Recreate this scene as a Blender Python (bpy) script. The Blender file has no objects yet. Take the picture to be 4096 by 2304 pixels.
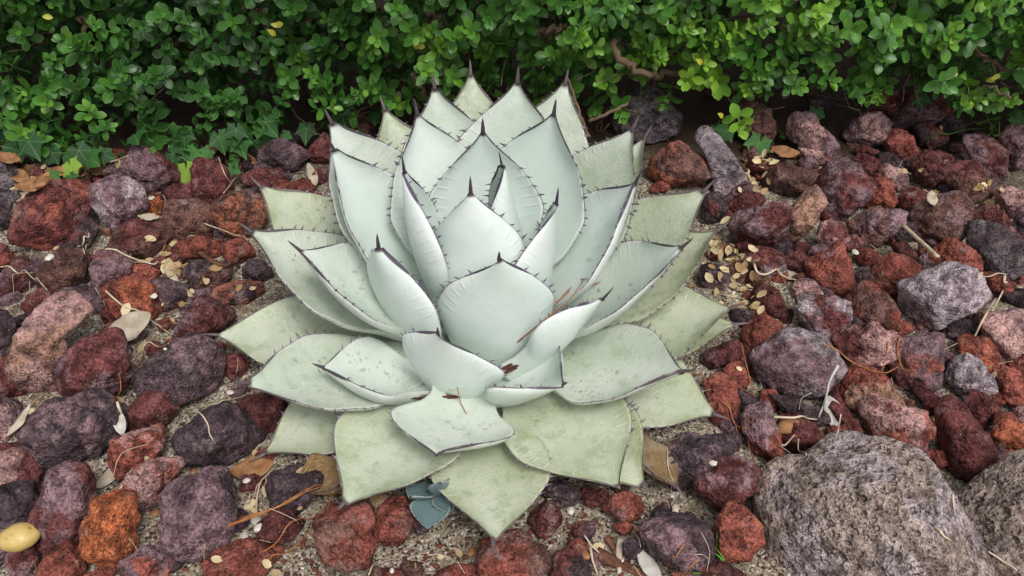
import bpy, bmesh, math, random
import numpy as np
from mathutils import Vector, Matrix

# ------------------------------------------------------------------ camera, sky, sun, exposure
SC = bpy.context.scene
COL = SC.collection
R = math.radians
PITCH = R(43.0)
CAM_H = 1.0
FOC = 3215.0                      # focal length in pixels of the 4096 wide photograph
cam_data = bpy.data.cameras.new('camera')
cam_data.sensor_width = 36.0
cam_data.lens = 36.0 * FOC / 4096.0
cam_data.clip_start = 0.02
cam_data.clip_end = 500.0
cam = bpy.data.objects.new('camera', cam_data)
COL.objects.link(cam)
cam.location = (0, 0, CAM_H)
cam.rotation_euler = (math.pi / 2 - PITCH, 0, 0)
SC.camera = cam

world = bpy.data.worlds.new('World')
SC.world = world
world.use_nodes = True
wn = world.node_tree.nodes
wl = world.node_tree.links
wn.clear()
sky = wn.new('ShaderNodeTexSky')
sky.sky_type = 'NISHITA'
sky.sun_disc = False
sky.sun_elevation = R(62)
sky.sun_rotation = R(150)
sky.dust_density = 4.0
sky.ozone_density = 0.6
hs = wn.new('ShaderNodeHueSaturation')      # overcast: the dome is nearly white
hs.inputs['Saturation'].default_value = 0.22
bg = wn.new('ShaderNodeBackground')
bg.inputs['Strength'].default_value = 0.13
out = wn.new('ShaderNodeOutputWorld')
wl.new(sky.outputs[0], hs.inputs['Color'])
wl.new(hs.outputs[0], bg.inputs['Color'])
wl.new(bg.outputs[0], out.inputs['Surface'])

sun_data = bpy.data.lights.new('sun', 'SUN')
sun_data.energy = 1.3
sun_data.angle = R(18)
sun_data.color = (1.0, 0.965, 0.92)
sun = bpy.data.objects.new('sun', sun_data)
COL.objects.link(sun)
_sv = Vector((math.sin(R(150)) * math.cos(R(62)), math.cos(R(150)) * math.cos(R(62)), math.sin(R(62))))
sun.rotation_euler = _sv.to_track_quat('Z', 'Y').to_euler()
sun.location = (0, 0, 3)

vs = SC.view_settings
vs.view_transform = 'Standard'
vs.look = 'None'
vs.gamma = 1.0
vs.exposure = 0.27
vs.use_curve_mapping = False

# ------------------------------------------------------------------ helpers
rng = np.random.default_rng(7)
random.seed(7)
CAMV = np.array([0.0, 0.0, CAM_H])
_F = np.array([0, math.cos(PITCH), -math.sin(PITCH)])     # view axis
_U = np.array([0, math.sin(PITCH), math.cos(PITCH)])
_X = np.array([1.0, 0, 0])

def ray(sx, sy):                  # direction of a photograph pixel, one unit deep
    return _F + _X * ((sx - 2048) / FOC) + _U * ((1152 - sy) / FOC)

def on_z(sx, sy, z=0.0):          # the point of a horizontal plane that a photograph pixel looks at
    d = ray(sx, sy)
    return CAMV + d * ((z - CAM_H) / d[2])

def on_y(sx, sy, y):
    d = ray(sx, sy)
    return CAMV + d * (y / d[1])

D2S = 4096.0 / 2576.0
TILE = {'D': (0, 0, 1 / D2S), '1': (0, 500, 1.932), '2': (0, 1150, 1.256), '3': (2400, 300, 1.519),
        '4': (2400, 1150, 1.256), '5': (900, 1500, 1.288), '6': (900, 200, 1.811)}
def src(t, x, y):
    ox, oy, s = TILE[t]
    return ox + x / s, oy + y / s

def unit(v):
    v = np.asarray(v, float)
    return v / (np.linalg.norm(v) + 1e-12)

def new_obj(name, mesh, mat=None, parent=None):
    o = bpy.data.objects.new(name, mesh)
    if mat is not None and mesh is not None and not mesh.materials:
        mesh.materials.append(mat)
    COL.objects.link(o)
    if parent is not None:
        o.parent = parent
    return o

def mesh_of(name, verts, faces, smooth=True):
    m = bpy.data.meshes.new(name)
    v = np.ascontiguousarray(verts, dtype=np.float32)
    f = faces
    if isinstance(f, np.ndarray) and f.ndim == 2:
        n, k = f.shape
        m.vertices.add(len(v)); m.vertices.foreach_set('co', v.ravel())
        m.loops.add(n * k); m.loops.foreach_set('vertex_index', np.ascontiguousarray(f, dtype=np.int32).ravel())
        m.polygons.add(n)
        m.polygons.foreach_set('loop_start', np.arange(0, n * k, k, dtype=np.int32))
        m.update(calc_edges=True)
        m.validate()
    else:
        m.from_pydata([tuple(map(float, p)) for p in v], [], [tuple(map(int, q)) for q in f])
        m.update()
    m.polygons.foreach_set('use_smooth', np.full(len(m.polygons), smooth))
    return m

def attr(mesh, name, vals):
    a = mesh.attributes.new(name, 'FLOAT', 'POINT')
    a.data.foreach_set('value', np.ascontiguousarray(vals, dtype=np.float32))

def tag(o, label=None, cat=None, group=None, kind=None):
    if label: o['label'] = label
    if cat: o['category'] = cat
    if group: o['group'] = group
    if kind: o['kind'] = kind
    return o

def empty(name, loc):
    o = bpy.data.objects.new(name, None)
    o.empty_display_size = 0.05
    COL.objects.link(o)
    o.location = tuple(map(float, loc))
    return o

class Acc:                        # collects vertices and faces of one mesh
    def __init__(s):
        s.v = []; s.f = []; s.a = []
    def add(s, v, f, a=None):
        b = len(s.v)
        s.v.extend([tuple(map(float, p)) for p in v])
        s.f.extend([tuple(int(i) + b for i in q) for q in f])
        if a is not None: s.a.extend(list(a) if hasattr(a, '__len__') else [a] * len(v))
    def mesh(s, name, smooth=True, an='tone'):
        m = mesh_of(name, np.array(s.v), s.f, smooth)
        if len(s.a) == len(s.v) and s.a: attr(m, an, s.a)
        return m

def tube(pts, rad, n=6, flat=1.0):
    """a tapered tube through the points; flat < 1 squashes it"""
    pts = [np.asarray(p, float) for p in pts]
    rad = list(rad) if hasattr(rad, '__len__') else [rad] * len(pts)
    V = []; Fc = []
    prev = None
    for i, p in enumerate(pts):
        t = unit(pts[min(i + 1, len(pts) - 1)] - pts[max(i - 1, 0)])
        a = np.cross(t, [0, 0, 1.0]) if prev is None else prev - t * np.dot(prev, t)
        if np.linalg.norm(a) < 1e-4: a = np.cross(t, [0, 1.0, 0])
        a = unit(a); prev = a
        b = np.cross(a, t)
        for k in range(n):
            th = 2 * math.pi * k / n
            V.append(p + rad[i] * (a * math.cos(th) + b * math.sin(th) * flat))
    m = len(pts)
    for i in range(m - 1):
        for k in range(n):
            k2 = (k + 1) % n
            Fc.append((i * n + k, i * n + k2, (i + 1) * n + k2, (i + 1) * n + k))
    Fc.append(tuple(range(n - 1, -1, -1)))
    Fc.append(tuple((m - 1) * n + k for k in range(n)))
    return V, Fc

def spline(P, n):
    """Catmull-Rom through the points"""
    P = [np.asarray(p, float) for p in P]
    if len(P) == 2:
        return [P[0] + (P[1] - P[0]) * i / (n - 1) for i in range(n)]
    Q = [2 * P[0] - P[1]] + P + [2 * P[-1] - P[-2]]
    o = []
    for i in range(n):
        s = i / (n - 1) * (len(P) - 1)
        k = min(int(s), len(P) - 2); t = s - k
        a, b, c, d = Q[k], Q[k + 1], Q[k + 2], Q[k + 3]
        o.append(0.5 * (2 * b + (c - a) * t + (2 * a - 5 * b + 4 * c - d) * t * t + (3 * b - a - 3 * c + d) * t ** 3))
    return o

# numpy noise
def _hash(ix, iy, iz, seed):
    h = (ix.astype(np.int64) * 374761393 + iy.astype(np.int64) * 668265263 + iz.astype(np.int64) * 2147483647 + seed * 974634777) & 0xFFFFFFFF
    h = ((h ^ (h >> 13)) * 1274126177) & 0xFFFFFFFF
    h = ((h ^ (h >> 16)) * 2246822519) & 0xFFFFFFFF
    return (h ^ (h >> 15)) & 0xFFFFFFFF

def vnoise(p, seed=0):
    p = np.asarray(p, float)
    i = np.floor(p).astype(np.int64); f = p - i
    w = f * f * f * (f * (f * 6 - 15) + 10)
    r = 0
    for dx in (0, 1):
        for dy in (0, 1):
            for dz in (0, 1):
                h = _hash(i[:, 0] + dx, i[:, 1] + dy, i[:, 2] + dz, seed) / 4294967295.0
                ww = (w[:, 0] if dx else 1 - w[:, 0]) * (w[:, 1] if dy else 1 - w[:, 1]) * (w[:, 2] if dz else 1 - w[:, 2])
                r = r + h * ww
    return r * 2 - 1

def fbm(p, seed=0, oct=4, gain=0.5):
    a = 1.0; s = 0; p = np.asarray(p, float)
    for o in range(oct):
        s = s + a * vnoise(p * (2.03 ** o) + 13.7 * o, seed + o); a *= gain
    return s

def worley(p, seed=0):
    p = np.asarray(p, float)
    i = np.floor(p).astype(np.int64); f = p - i
    best = np.full(len(p), 9.0)
    for dx in (-1, 0, 1):
        for dy in (-1, 0, 1):
            for dz in (-1, 0, 1):
                jx, jy, jz = i[:, 0] + dx, i[:, 1] + dy, i[:, 2] + dz
                q = np.stack([_hash(jx, jy, jz, seed + k) / 4294967295.0 for k in (1, 2, 3)], 1)
                d = np.linalg.norm(np.array([dx, dy, dz]) + q - f, axis=1)
                best = np.minimum(best, d)
    return best

# material helper
class Mat:
    def __init__(s, name, rough=0.8, spec=0.3):
        s.m = bpy.data.materials.new(name); s.m.use_nodes = True
        s.n = s.m.node_tree.nodes; s.l = s.m.node_tree.links
        s.n.clear()
        s.b = s.n.new('ShaderNodeBsdfPrincipled')
        o = s.n.new('ShaderNodeOutputMaterial')
        s.l.new(s.b.outputs[0], o.inputs['Surface'])
        s.set(s.b.inputs['Roughness'], rough); s.set(s.b.inputs['Specular IOR Level'], spec)
    def set(s, sock, v):
        if hasattr(v, 'is_output') or isinstance(v, bpy.types.NodeSocket): s.l.new(v, sock)
        elif hasattr(v, '__len__') and len(v) == 3 and sock.type == 'RGBA': sock.default_value = (*v, 1)
        else: sock.default_value = v
    def node(s, t, **k):
        n = s.n.new(t)
        for a, v in k.items(): setattr(n, a, v)
        return n
    def attr(s, name, kind='GEOMETRY', out='Fac'):
        n = s.node('ShaderNodeAttribute', attribute_type=kind, attribute_name=name)
        return n.outputs[out]
    def obco(s): return s.node('ShaderNodeTexCoord').outputs['Object']
    def rand(s): return s.node('ShaderNodeObjectInfo').outputs['Random']
    def ocol(s): return s.node('ShaderNodeObjectInfo').outputs['Color']
    def math(s, op, a, b=0.0, c=0.0, clamp=False):
        n = s.node('ShaderNodeMath', operation=op, use_clamp=clamp)
        for i, v in enumerate((a, b, c)): s.set(n.inputs[i], v)
        return n.outputs[0]
    def vadd(s, a, b):
        n = s.node('ShaderNodeVectorMath', operation='ADD'); s.set(n.inputs[0], a); s.set(n.inputs[1], b); return n.outputs[0]
    def vmul(s, a, b):
        n = s.node('ShaderNodeVectorMath', operation='MULTIPLY'); s.set(n.inputs[0], a); s.set(n.inputs[1], b); return n.outputs[0]
    def noise(s, co, scale, detail=4, rough=0.55, out='Fac'):
        n = s.node('ShaderNodeTexNoise'); s.set(n.inputs['Vector'], co)
        n.inputs['Scale'].default_value = scale; n.inputs['Detail'].default_value = detail; n.inputs['Roughness'].default_value = rough
        return n.outputs[out]
    def voro(s, co, scale, out='Distance', feature='F1', rnd=1.0):
        n = s.node('ShaderNodeTexVoronoi', feature=feature); s.set(n.inputs['Vector'], co)
        n.inputs['Scale'].default_value = scale; n.inputs['Randomness'].default_value = rnd
        return n.outputs[out]
    def ramp(s, f, a, b, lo=0.0, hi=1.0, smooth=True):
        n = s.node('ShaderNodeMapRange', clamp=True)
        if smooth: n.interpolation_type = 'SMOOTHSTEP'
        s.set(n.inputs['Value'], f)
        for k, v in (('From Min', a), ('From Max', b), ('To Min', lo), ('To Max', hi)): s.set(n.inputs[k], v)
        return n.outputs[0]
    def mix(s, f, a, b, mode='MIX'):
        n = s.node('ShaderNodeMix', data_type='RGBA', blend_type=mode)
        n.clamp_factor = True
        s.set(n.inputs[0], f); s.set(n.inputs[6], a); s.set(n.inputs[7], b)
        return n.outputs[2]
    def bump(s, h, strength=0.5, dist=0.01, normal=None):
        n = s.node('ShaderNodeBump'); s.set(n.inputs['Height'], h)
        n.inputs['Strength'].default_value = strength; n.inputs['Distance'].default_value = dist
        if normal is not None: s.l.new(normal, n.inputs['Normal'])
        return n.outputs[0]
    def color(s, c): s.set(s.b.inputs['Base Color'], c)
    def normal(s, n): s.l.new(n, s.b.inputs['Normal'])
# ------------------------------------------------------------------ ground
def mat_ground():
    M = Mat('sandy_soil', 0.95, 0.15)
    co = M.obco()
    g = M.voro(co, 330, 'Color')
    sep = M.node('ShaderNodeSeparateColor'); M.set(sep.inputs[0], g)
    c = M.mix(sep.outputs[0], (0.16, 0.125, 0.085), (0.44, 0.375, 0.29))
    c = M.mix(M.ramp(sep.outputs[1], 0.86, 0.9), c, (0.62, 0.57, 0.50))
    c = M.mix(M.ramp(sep.outputs[2], 0.84, 0.88), c, (0.05, 0.035, 0.03))
    c = M.mix(M.ramp(M.noise(co, 22, 5, 0.6), 0.48, 0.68, 0, 0.75), c, (0.105, 0.07, 0.045))
    c = M.mix(M.ramp(M.noise(co, 60, 3, 0.6), 0.60, 0.72, 0, 0.6), c, (0.17, 0.06, 0.04))
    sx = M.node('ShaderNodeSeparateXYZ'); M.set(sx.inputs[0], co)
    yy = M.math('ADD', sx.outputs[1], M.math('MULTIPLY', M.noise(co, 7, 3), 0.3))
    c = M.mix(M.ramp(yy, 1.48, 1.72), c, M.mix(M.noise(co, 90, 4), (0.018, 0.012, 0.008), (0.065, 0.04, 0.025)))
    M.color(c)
    h = M.math('ADD', M.math('MULTIPLY', M.voro(co, 330), -0.5), M.math('MULTIPLY', M.noise(co, 70, 6, 0.7), 1.6))
    M.normal(M.bump(h, 0.7, 0.006))
    return M.m

def ground_z(x, y):
    p = np.stack([np.asarray(x, float) * 5, np.asarray(y, float) * 5, np.zeros(np.shape(x))], -1).reshape(-1, 3)
    return (0.008 * fbm(p, 5, 3) + 0.003 * vnoise(p * 6, 9) - 0.002).reshape(np.shape(x))

_gx = np.concatenate([[-60, -25, -10, -5, -3], np.linspace(-1.9, 1.9, 191), [3, 5, 10, 25, 60]])
_gy = np.concatenate([[-60, -20, -6, -2, -.6], np.linspace(0.1, 2.5, 121), [3.5, 6, 12, 30, 60]])
_GX, _GY = np.meshgrid(_gx, _gy)
_GZ = ground_z(_GX, _GY)
_nx, _ny = len(_gx), len(_gy)
_q = (np.arange(_ny - 1)[:, None] * _nx + np.arange(_nx - 1)[None]).ravel()
ground = new_obj('ground', mesh_of('ground', np.stack([_GX, _GY, _GZ], -1).reshape(-1, 3),
                 np.stack([_q, _q + 1, _q + _nx + 1, _q + _nx], 1)), mat_ground())
tag(ground, 'sandy soil under the rocks', None, None, 'structure')

# ------------------------------------------------------------------ lava rocks
def mat_rock(name, pit=1.0, coarse=0.0):
    M = Mat(name, 0.88, 0.22)
    rnd = M.rand()
    off = M.node('ShaderNodeCombineXYZ')
    for i in range(3): M.set(off.inputs[i], M.math('MULTIPLY', rnd, 11.0 + i * 7))
    co = M.vadd(M.obco(), off.outputs[0])
    c1 = M.ocol(); c2 = M.attr('tone2', 'OBJECT', 'Vector')
    big = M.noise(co, 13, 5, 0.6)
    mid = M.noise(co, 48, 6, 0.68)
    fine = M.noise(co, 260, 5, 0.7)
    f = M.ramp(M.math('ADD', M.math('MULTIPLY', big, 0.8), M.math('MULTIPLY', mid, 0.2)), 0.47, 0.56)
    c = M.mix(f, c1, c2)
    dk = M.mix(M.ramp(mid, 0.36, 0.62), (0.42, 0.38, 0.39), (1.35, 1.30, 1.30))
    c = M.mix(1.0, c, dk, 'MULTIPLY')
    dk2 = M.mix(M.ramp(fine, 0.34, 0.62), (0.50, 0.46, 0.47), (1.35, 1.32, 1.32))
    c = M.mix(1.0, c, dk2, 'MULTIPLY')
    # pale crust and grains of sand caught in the pores
    c = M.mix(M.ramp(M.noise(co, 30, 6, 0.75), 0.54, 0.70, 0, 0.5), c, (0.42, 0.31, 0.30))
    gr = M.voro(co, 420, 'Color'); sep = M.node('ShaderNodeSeparateColor'); M.set(sep.inputs[0], gr)
    gd = M.voro(co, 420)
    grain = M.math('MULTIPLY', M.ramp(sep.outputs[0], 0.972, 0.975), M.ramp(gd, 0.36, 0.24))
    c = M.mix(M.math('MULTIPLY', grain, 0.6), c, (0.58, 0.52, 0.46))
    M.color(c)
    pits = M.ramp(M.voro(co, 150), 0.10, 0.42)
    pits2 = M.ramp(M.voro(co, 330), 0.08, 0.40)
    pm = M.ramp(M.noise(co, 18, 3), 0.38, 0.60, 0.15, 1.0)
    h = M.math('ADD', M.math('MULTIPLY', M.math('MULTIPLY', pits, pm), 0.9 * pit), M.math('MULTIPLY', M.math('MULTIPLY', pits2, pm), 0.5 * pit))
    h = M.math('ADD', h, M.math('MULTIPLY', mid, 1.5))
    h = M.math('ADD', h, M.math('MULTIPLY', fine, 0.55))
    if coarse:
        wob = M.vadd(co, M.vmul(M.noise(co, 40, 3, .6, 'Color'), (.012, .012, .012)))
        h = M.math('ADD', h, M.math('MULTIPLY', M.ramp(M.voro(wob, 72), .12, .34), coarse))
        h = M.math('ADD', h, M.math('MULTIPLY', M.ramp(M.voro(wob, 130), .10, .32), coarse * .7))
    M.normal(M.bump(h, 0.9, 0.007))
    return M.m
MAT_ROCK = mat_rock('lava_rock_surface')
MAT_BOULDER = mat_rock('boulder_surface', 1.0, 2.4)

def ico(sub):
    bm = bmesh.new(); bmesh.ops.create_icosphere(bm, subdivisions=sub, radius=1.0)
    v = np.array([p.co[:] for p in bm.verts]); f = np.array([[q.index for q in p.verts] for p in bm.faces]); bm.free()
    return v / np.linalg.norm(v, axis=1)[:, None], f
ICO = {k: ico(k) for k in (2, 3, 4, 5, 8)}

PAL = {'r': ((.150, .052, .048), 'maroon'), 'R': ((.275, .088, .064), 'brick-red'), 'o': ((.42, .135, .055), 'bright orange-red'),
       'p': ((.205, .135, .148), 'mauve-grey'), 'd': ((.082, .058, .066), 'charcoal-purple'), 'g': ((.385, .335, .36), 'pale lavender-grey'),
       'k': ((.45, .28, .255), 'dusty pink'), 'b': ((.165, .088, .070), 'brown-red'), 'G': ((.15, .132, .14), 'dark grey'),
       't': ((.31, .185, .13), 'tan-pink'), 'e': ((.34, .285, .24), 'grey-brown'), 'q': ((.335, .295, .295), 'grey')}

def poly_radius(poly, n=180):
    """radius of the outline round its centre for n angles"""
    P = np.asarray(poly, float)
    x, y = P[:, 0], P[:, 1]; x2, y2 = np.roll(x, -1), np.roll(y, -1)
    cr = x * y2 - x2 * y; A = cr.sum() / 2
    c = np.array([((x + x2) * cr).sum(), ((y + y2) * cr).sum()]) / (6 * A)
    Q = P - c
    th = np.linspace(-math.pi, math.pi, n, endpoint=False); r = np.zeros(n)
    for i, t in enumerate(th):
        d = np.array([math.cos(t), math.sin(t)])
        best = 0
        for k in range(len(Q)):
            a = Q[k]; e = Q[(k + 1) % len(Q)] - a
            den = d[0] * e[1] - d[1] * e[0]
            if abs(den) < 1e-9: continue
            s = (a[0] * e[1] - a[1] * e[0]) / den; u = (a[0] * d[1] - a[1] * d[0]) / den
            if s > 0 and -1e-6 <= u <= 1 + 1e-6: best = max(best, s)
        r[i] = best
    k = np.array([.12, .22, .32, .22, .12])
    r = sum(w * np.roll(r, j - 2) for j, w in enumerate(k))
    return c, th, r, abs(A)

ROCKS = []
def rock_mesh(dirs, faces, th, rr, dep, seed, axes, rough=1.0, facets=7, pitdisp=0.0):
    """axes: three world vectors (across, up in view, towards the viewer); rr: outline radius in metres"""
    lr = np.random.default_rng(seed)
    u, v, w = dirs[:, 0], dirs[:, 1], dirs[:, 2]
    s = np.sqrt(u * u + v * v)
    ang = np.arctan2(v, u)
    r = np.interp(ang, np.append(th, math.pi), np.append(rr, rr[0]))
    size = float(np.mean(rr))
    pw = 15.0
    acc = (s / (r * 1.15)) ** pw
    ct = np.stack([np.cos(th) * rr, np.sin(th) * rr], 1)
    dp = dep * 1.05
    pl = [(np.array([lr.normal() * .16, lr.normal() * .16, 1.0]), lr.uniform(.80, 1.0)), (np.array([0, 0, -1.0]), 1.0)]
    a0 = lr.uniform(0, 6.28)
    for k in range(facets):
        a = a0 + 6.283 * (k + lr.uniform(-.3, .3)) / facets
        ti = R(lr.uniform(28, 66))
        pl.append((np.array([math.cos(a) * math.sin(ti), math.sin(a) * math.sin(ti), math.cos(ti)]), lr.uniform(.72, .97)))
    for k in range(4):
        a = lr.uniform(0, 6.28); ti = R(lr.uniform(110, 150))
        pl.append((np.array([math.cos(a) * math.sin(ti), math.sin(a) * math.sin(ti), math.cos(ti)]), lr.uniform(.8, 1.0)))
    for n, q in pl:
        n = unit(n)
        h = math.sqrt(max(0.0, float((ct @ n[:2]).max())) ** 2 + (dp * n[2]) ** 2) * q
        acc = acc + (np.maximum(0, dirs @ n) / h) ** pw
    P = dirs * (acc ** (-1 / pw))[:, None]
    nz = fbm(P / size * 1.25 + lr.uniform(0, 50, 3), seed, 3)
    rid = 1 - np.abs(fbm(P / size * 2.6 + lr.uniform(0, 50, 3), seed + 5, 3))
    fn = fbm(P / 0.012 + lr.uniform(0, 50, 3), seed + 9, 3, 0.6)
    md = fbm(P / 0.03 + lr.uniform(0, 50, 3), seed + 21, 3)
    disp = size * rough * (0.055 * nz + 0.05 * (rid - 0.72)) + 0.0026 * rough * md + 0.0020 * rough * fn
    if pitdisp > 0:
        q = fbm(P / 0.05, seed + 3, 2)
        wv = worley(P / 0.0135 + 0.15 * fn[:, None], seed + 2)
        wv2 = worley(P / 0.028 + 0.1 * fn[:, None], seed + 4)
        disp = disp - pitdisp * np.clip(1 - wv / 0.36, 0, 1) ** 0.7 * (q > -0.35) - 1.3 * pitdisp * np.clip(1 - wv2 / 0.30, 0, 1) ** 0.7 * (q > -0.1)
    P = P + dirs * disp[:, None]
    return P @ np.array(axes)

def make_rock(name, poly_src, code, seed, sub=5, flat=0.78, sink=0.12, rough=1.0, facets=7, pitdisp=0.0, mat=None, zbase=0.0):
    c, th, r, A = poly_radius(poly_src)
    wv = unit(-ray(*c)); ax_x = unit(np.cross([0, 0, 1.0], wv)); ax_y = np.cross(wv, ax_x)
    size_px = math.sqrt(A)
    d = ray(*c)
    s = CAM_H / -d[2] * 0.96
    dirs, faces = ICO[sub]
    for it in range(3):
        k = s / FOC
        rm = r * k
        # the outline's angles run with y down in the photograph: mirror
        rr = np.interp(th, th, rm)[::-1]; tt_ = -th[::-1]
        dep = flat * size_px * k * 0.5
        P = rock_mesh(dirs, faces, tt_, rr, dep, seed, (ax_x, ax_y, wv), rough, facets, pitdisp)
        zmin = P[:, 2].min(); zmax = P[:, 2].max()
        want = -sink * (zmax - zmin) + zbase                     # lowest point below the soil
        # centre on the ray so that the lowest point lands at want
        s = (want - zmin - CAM_H) / d[2]
    C = CAMV + d * s
    if sub == 5:
        # nothing reaches deep below the soil
        P[:, 2] = np.maximum(P[:, 2], -0.03 - C[2])
    base = np.array([C[0], C[1], 0.0])
    m = mesh_of(name, P + C - base, faces)
    o = new_obj(name, m, mat or MAT_ROCK)
    o.location = tuple(base)
    a = PAL[code[0]][0]; b = PAL[code[1] if len(code) > 1 else code[0]][0]
    j = np.random.default_rng(seed + 77).uniform(0.82, 1.2, 2)
    if len(code) > 1 and code[1] == 'o' and code[0] != 'o': b = tuple(.5 * x + .5 * y for x, y in zip(a, b))
    if len(code) == 1: b = tuple(x * 0.75 for x in a)
    o.color = (*[x * j[0] for x in a], 1)
    o['tone2'] = [float(x * j[1]) for x in b]
    bb = np.asarray(poly_src)
    ROCKS.append(dict(o=o, c=c, poly=bb, size=size_px * s / FOC, code=code, C=C, asp=float((bb[:, 0].max() - bb[:, 0].min()) / max(1, bb[:, 1].max() - bb[:, 1].min())), label=None))
    return o

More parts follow.
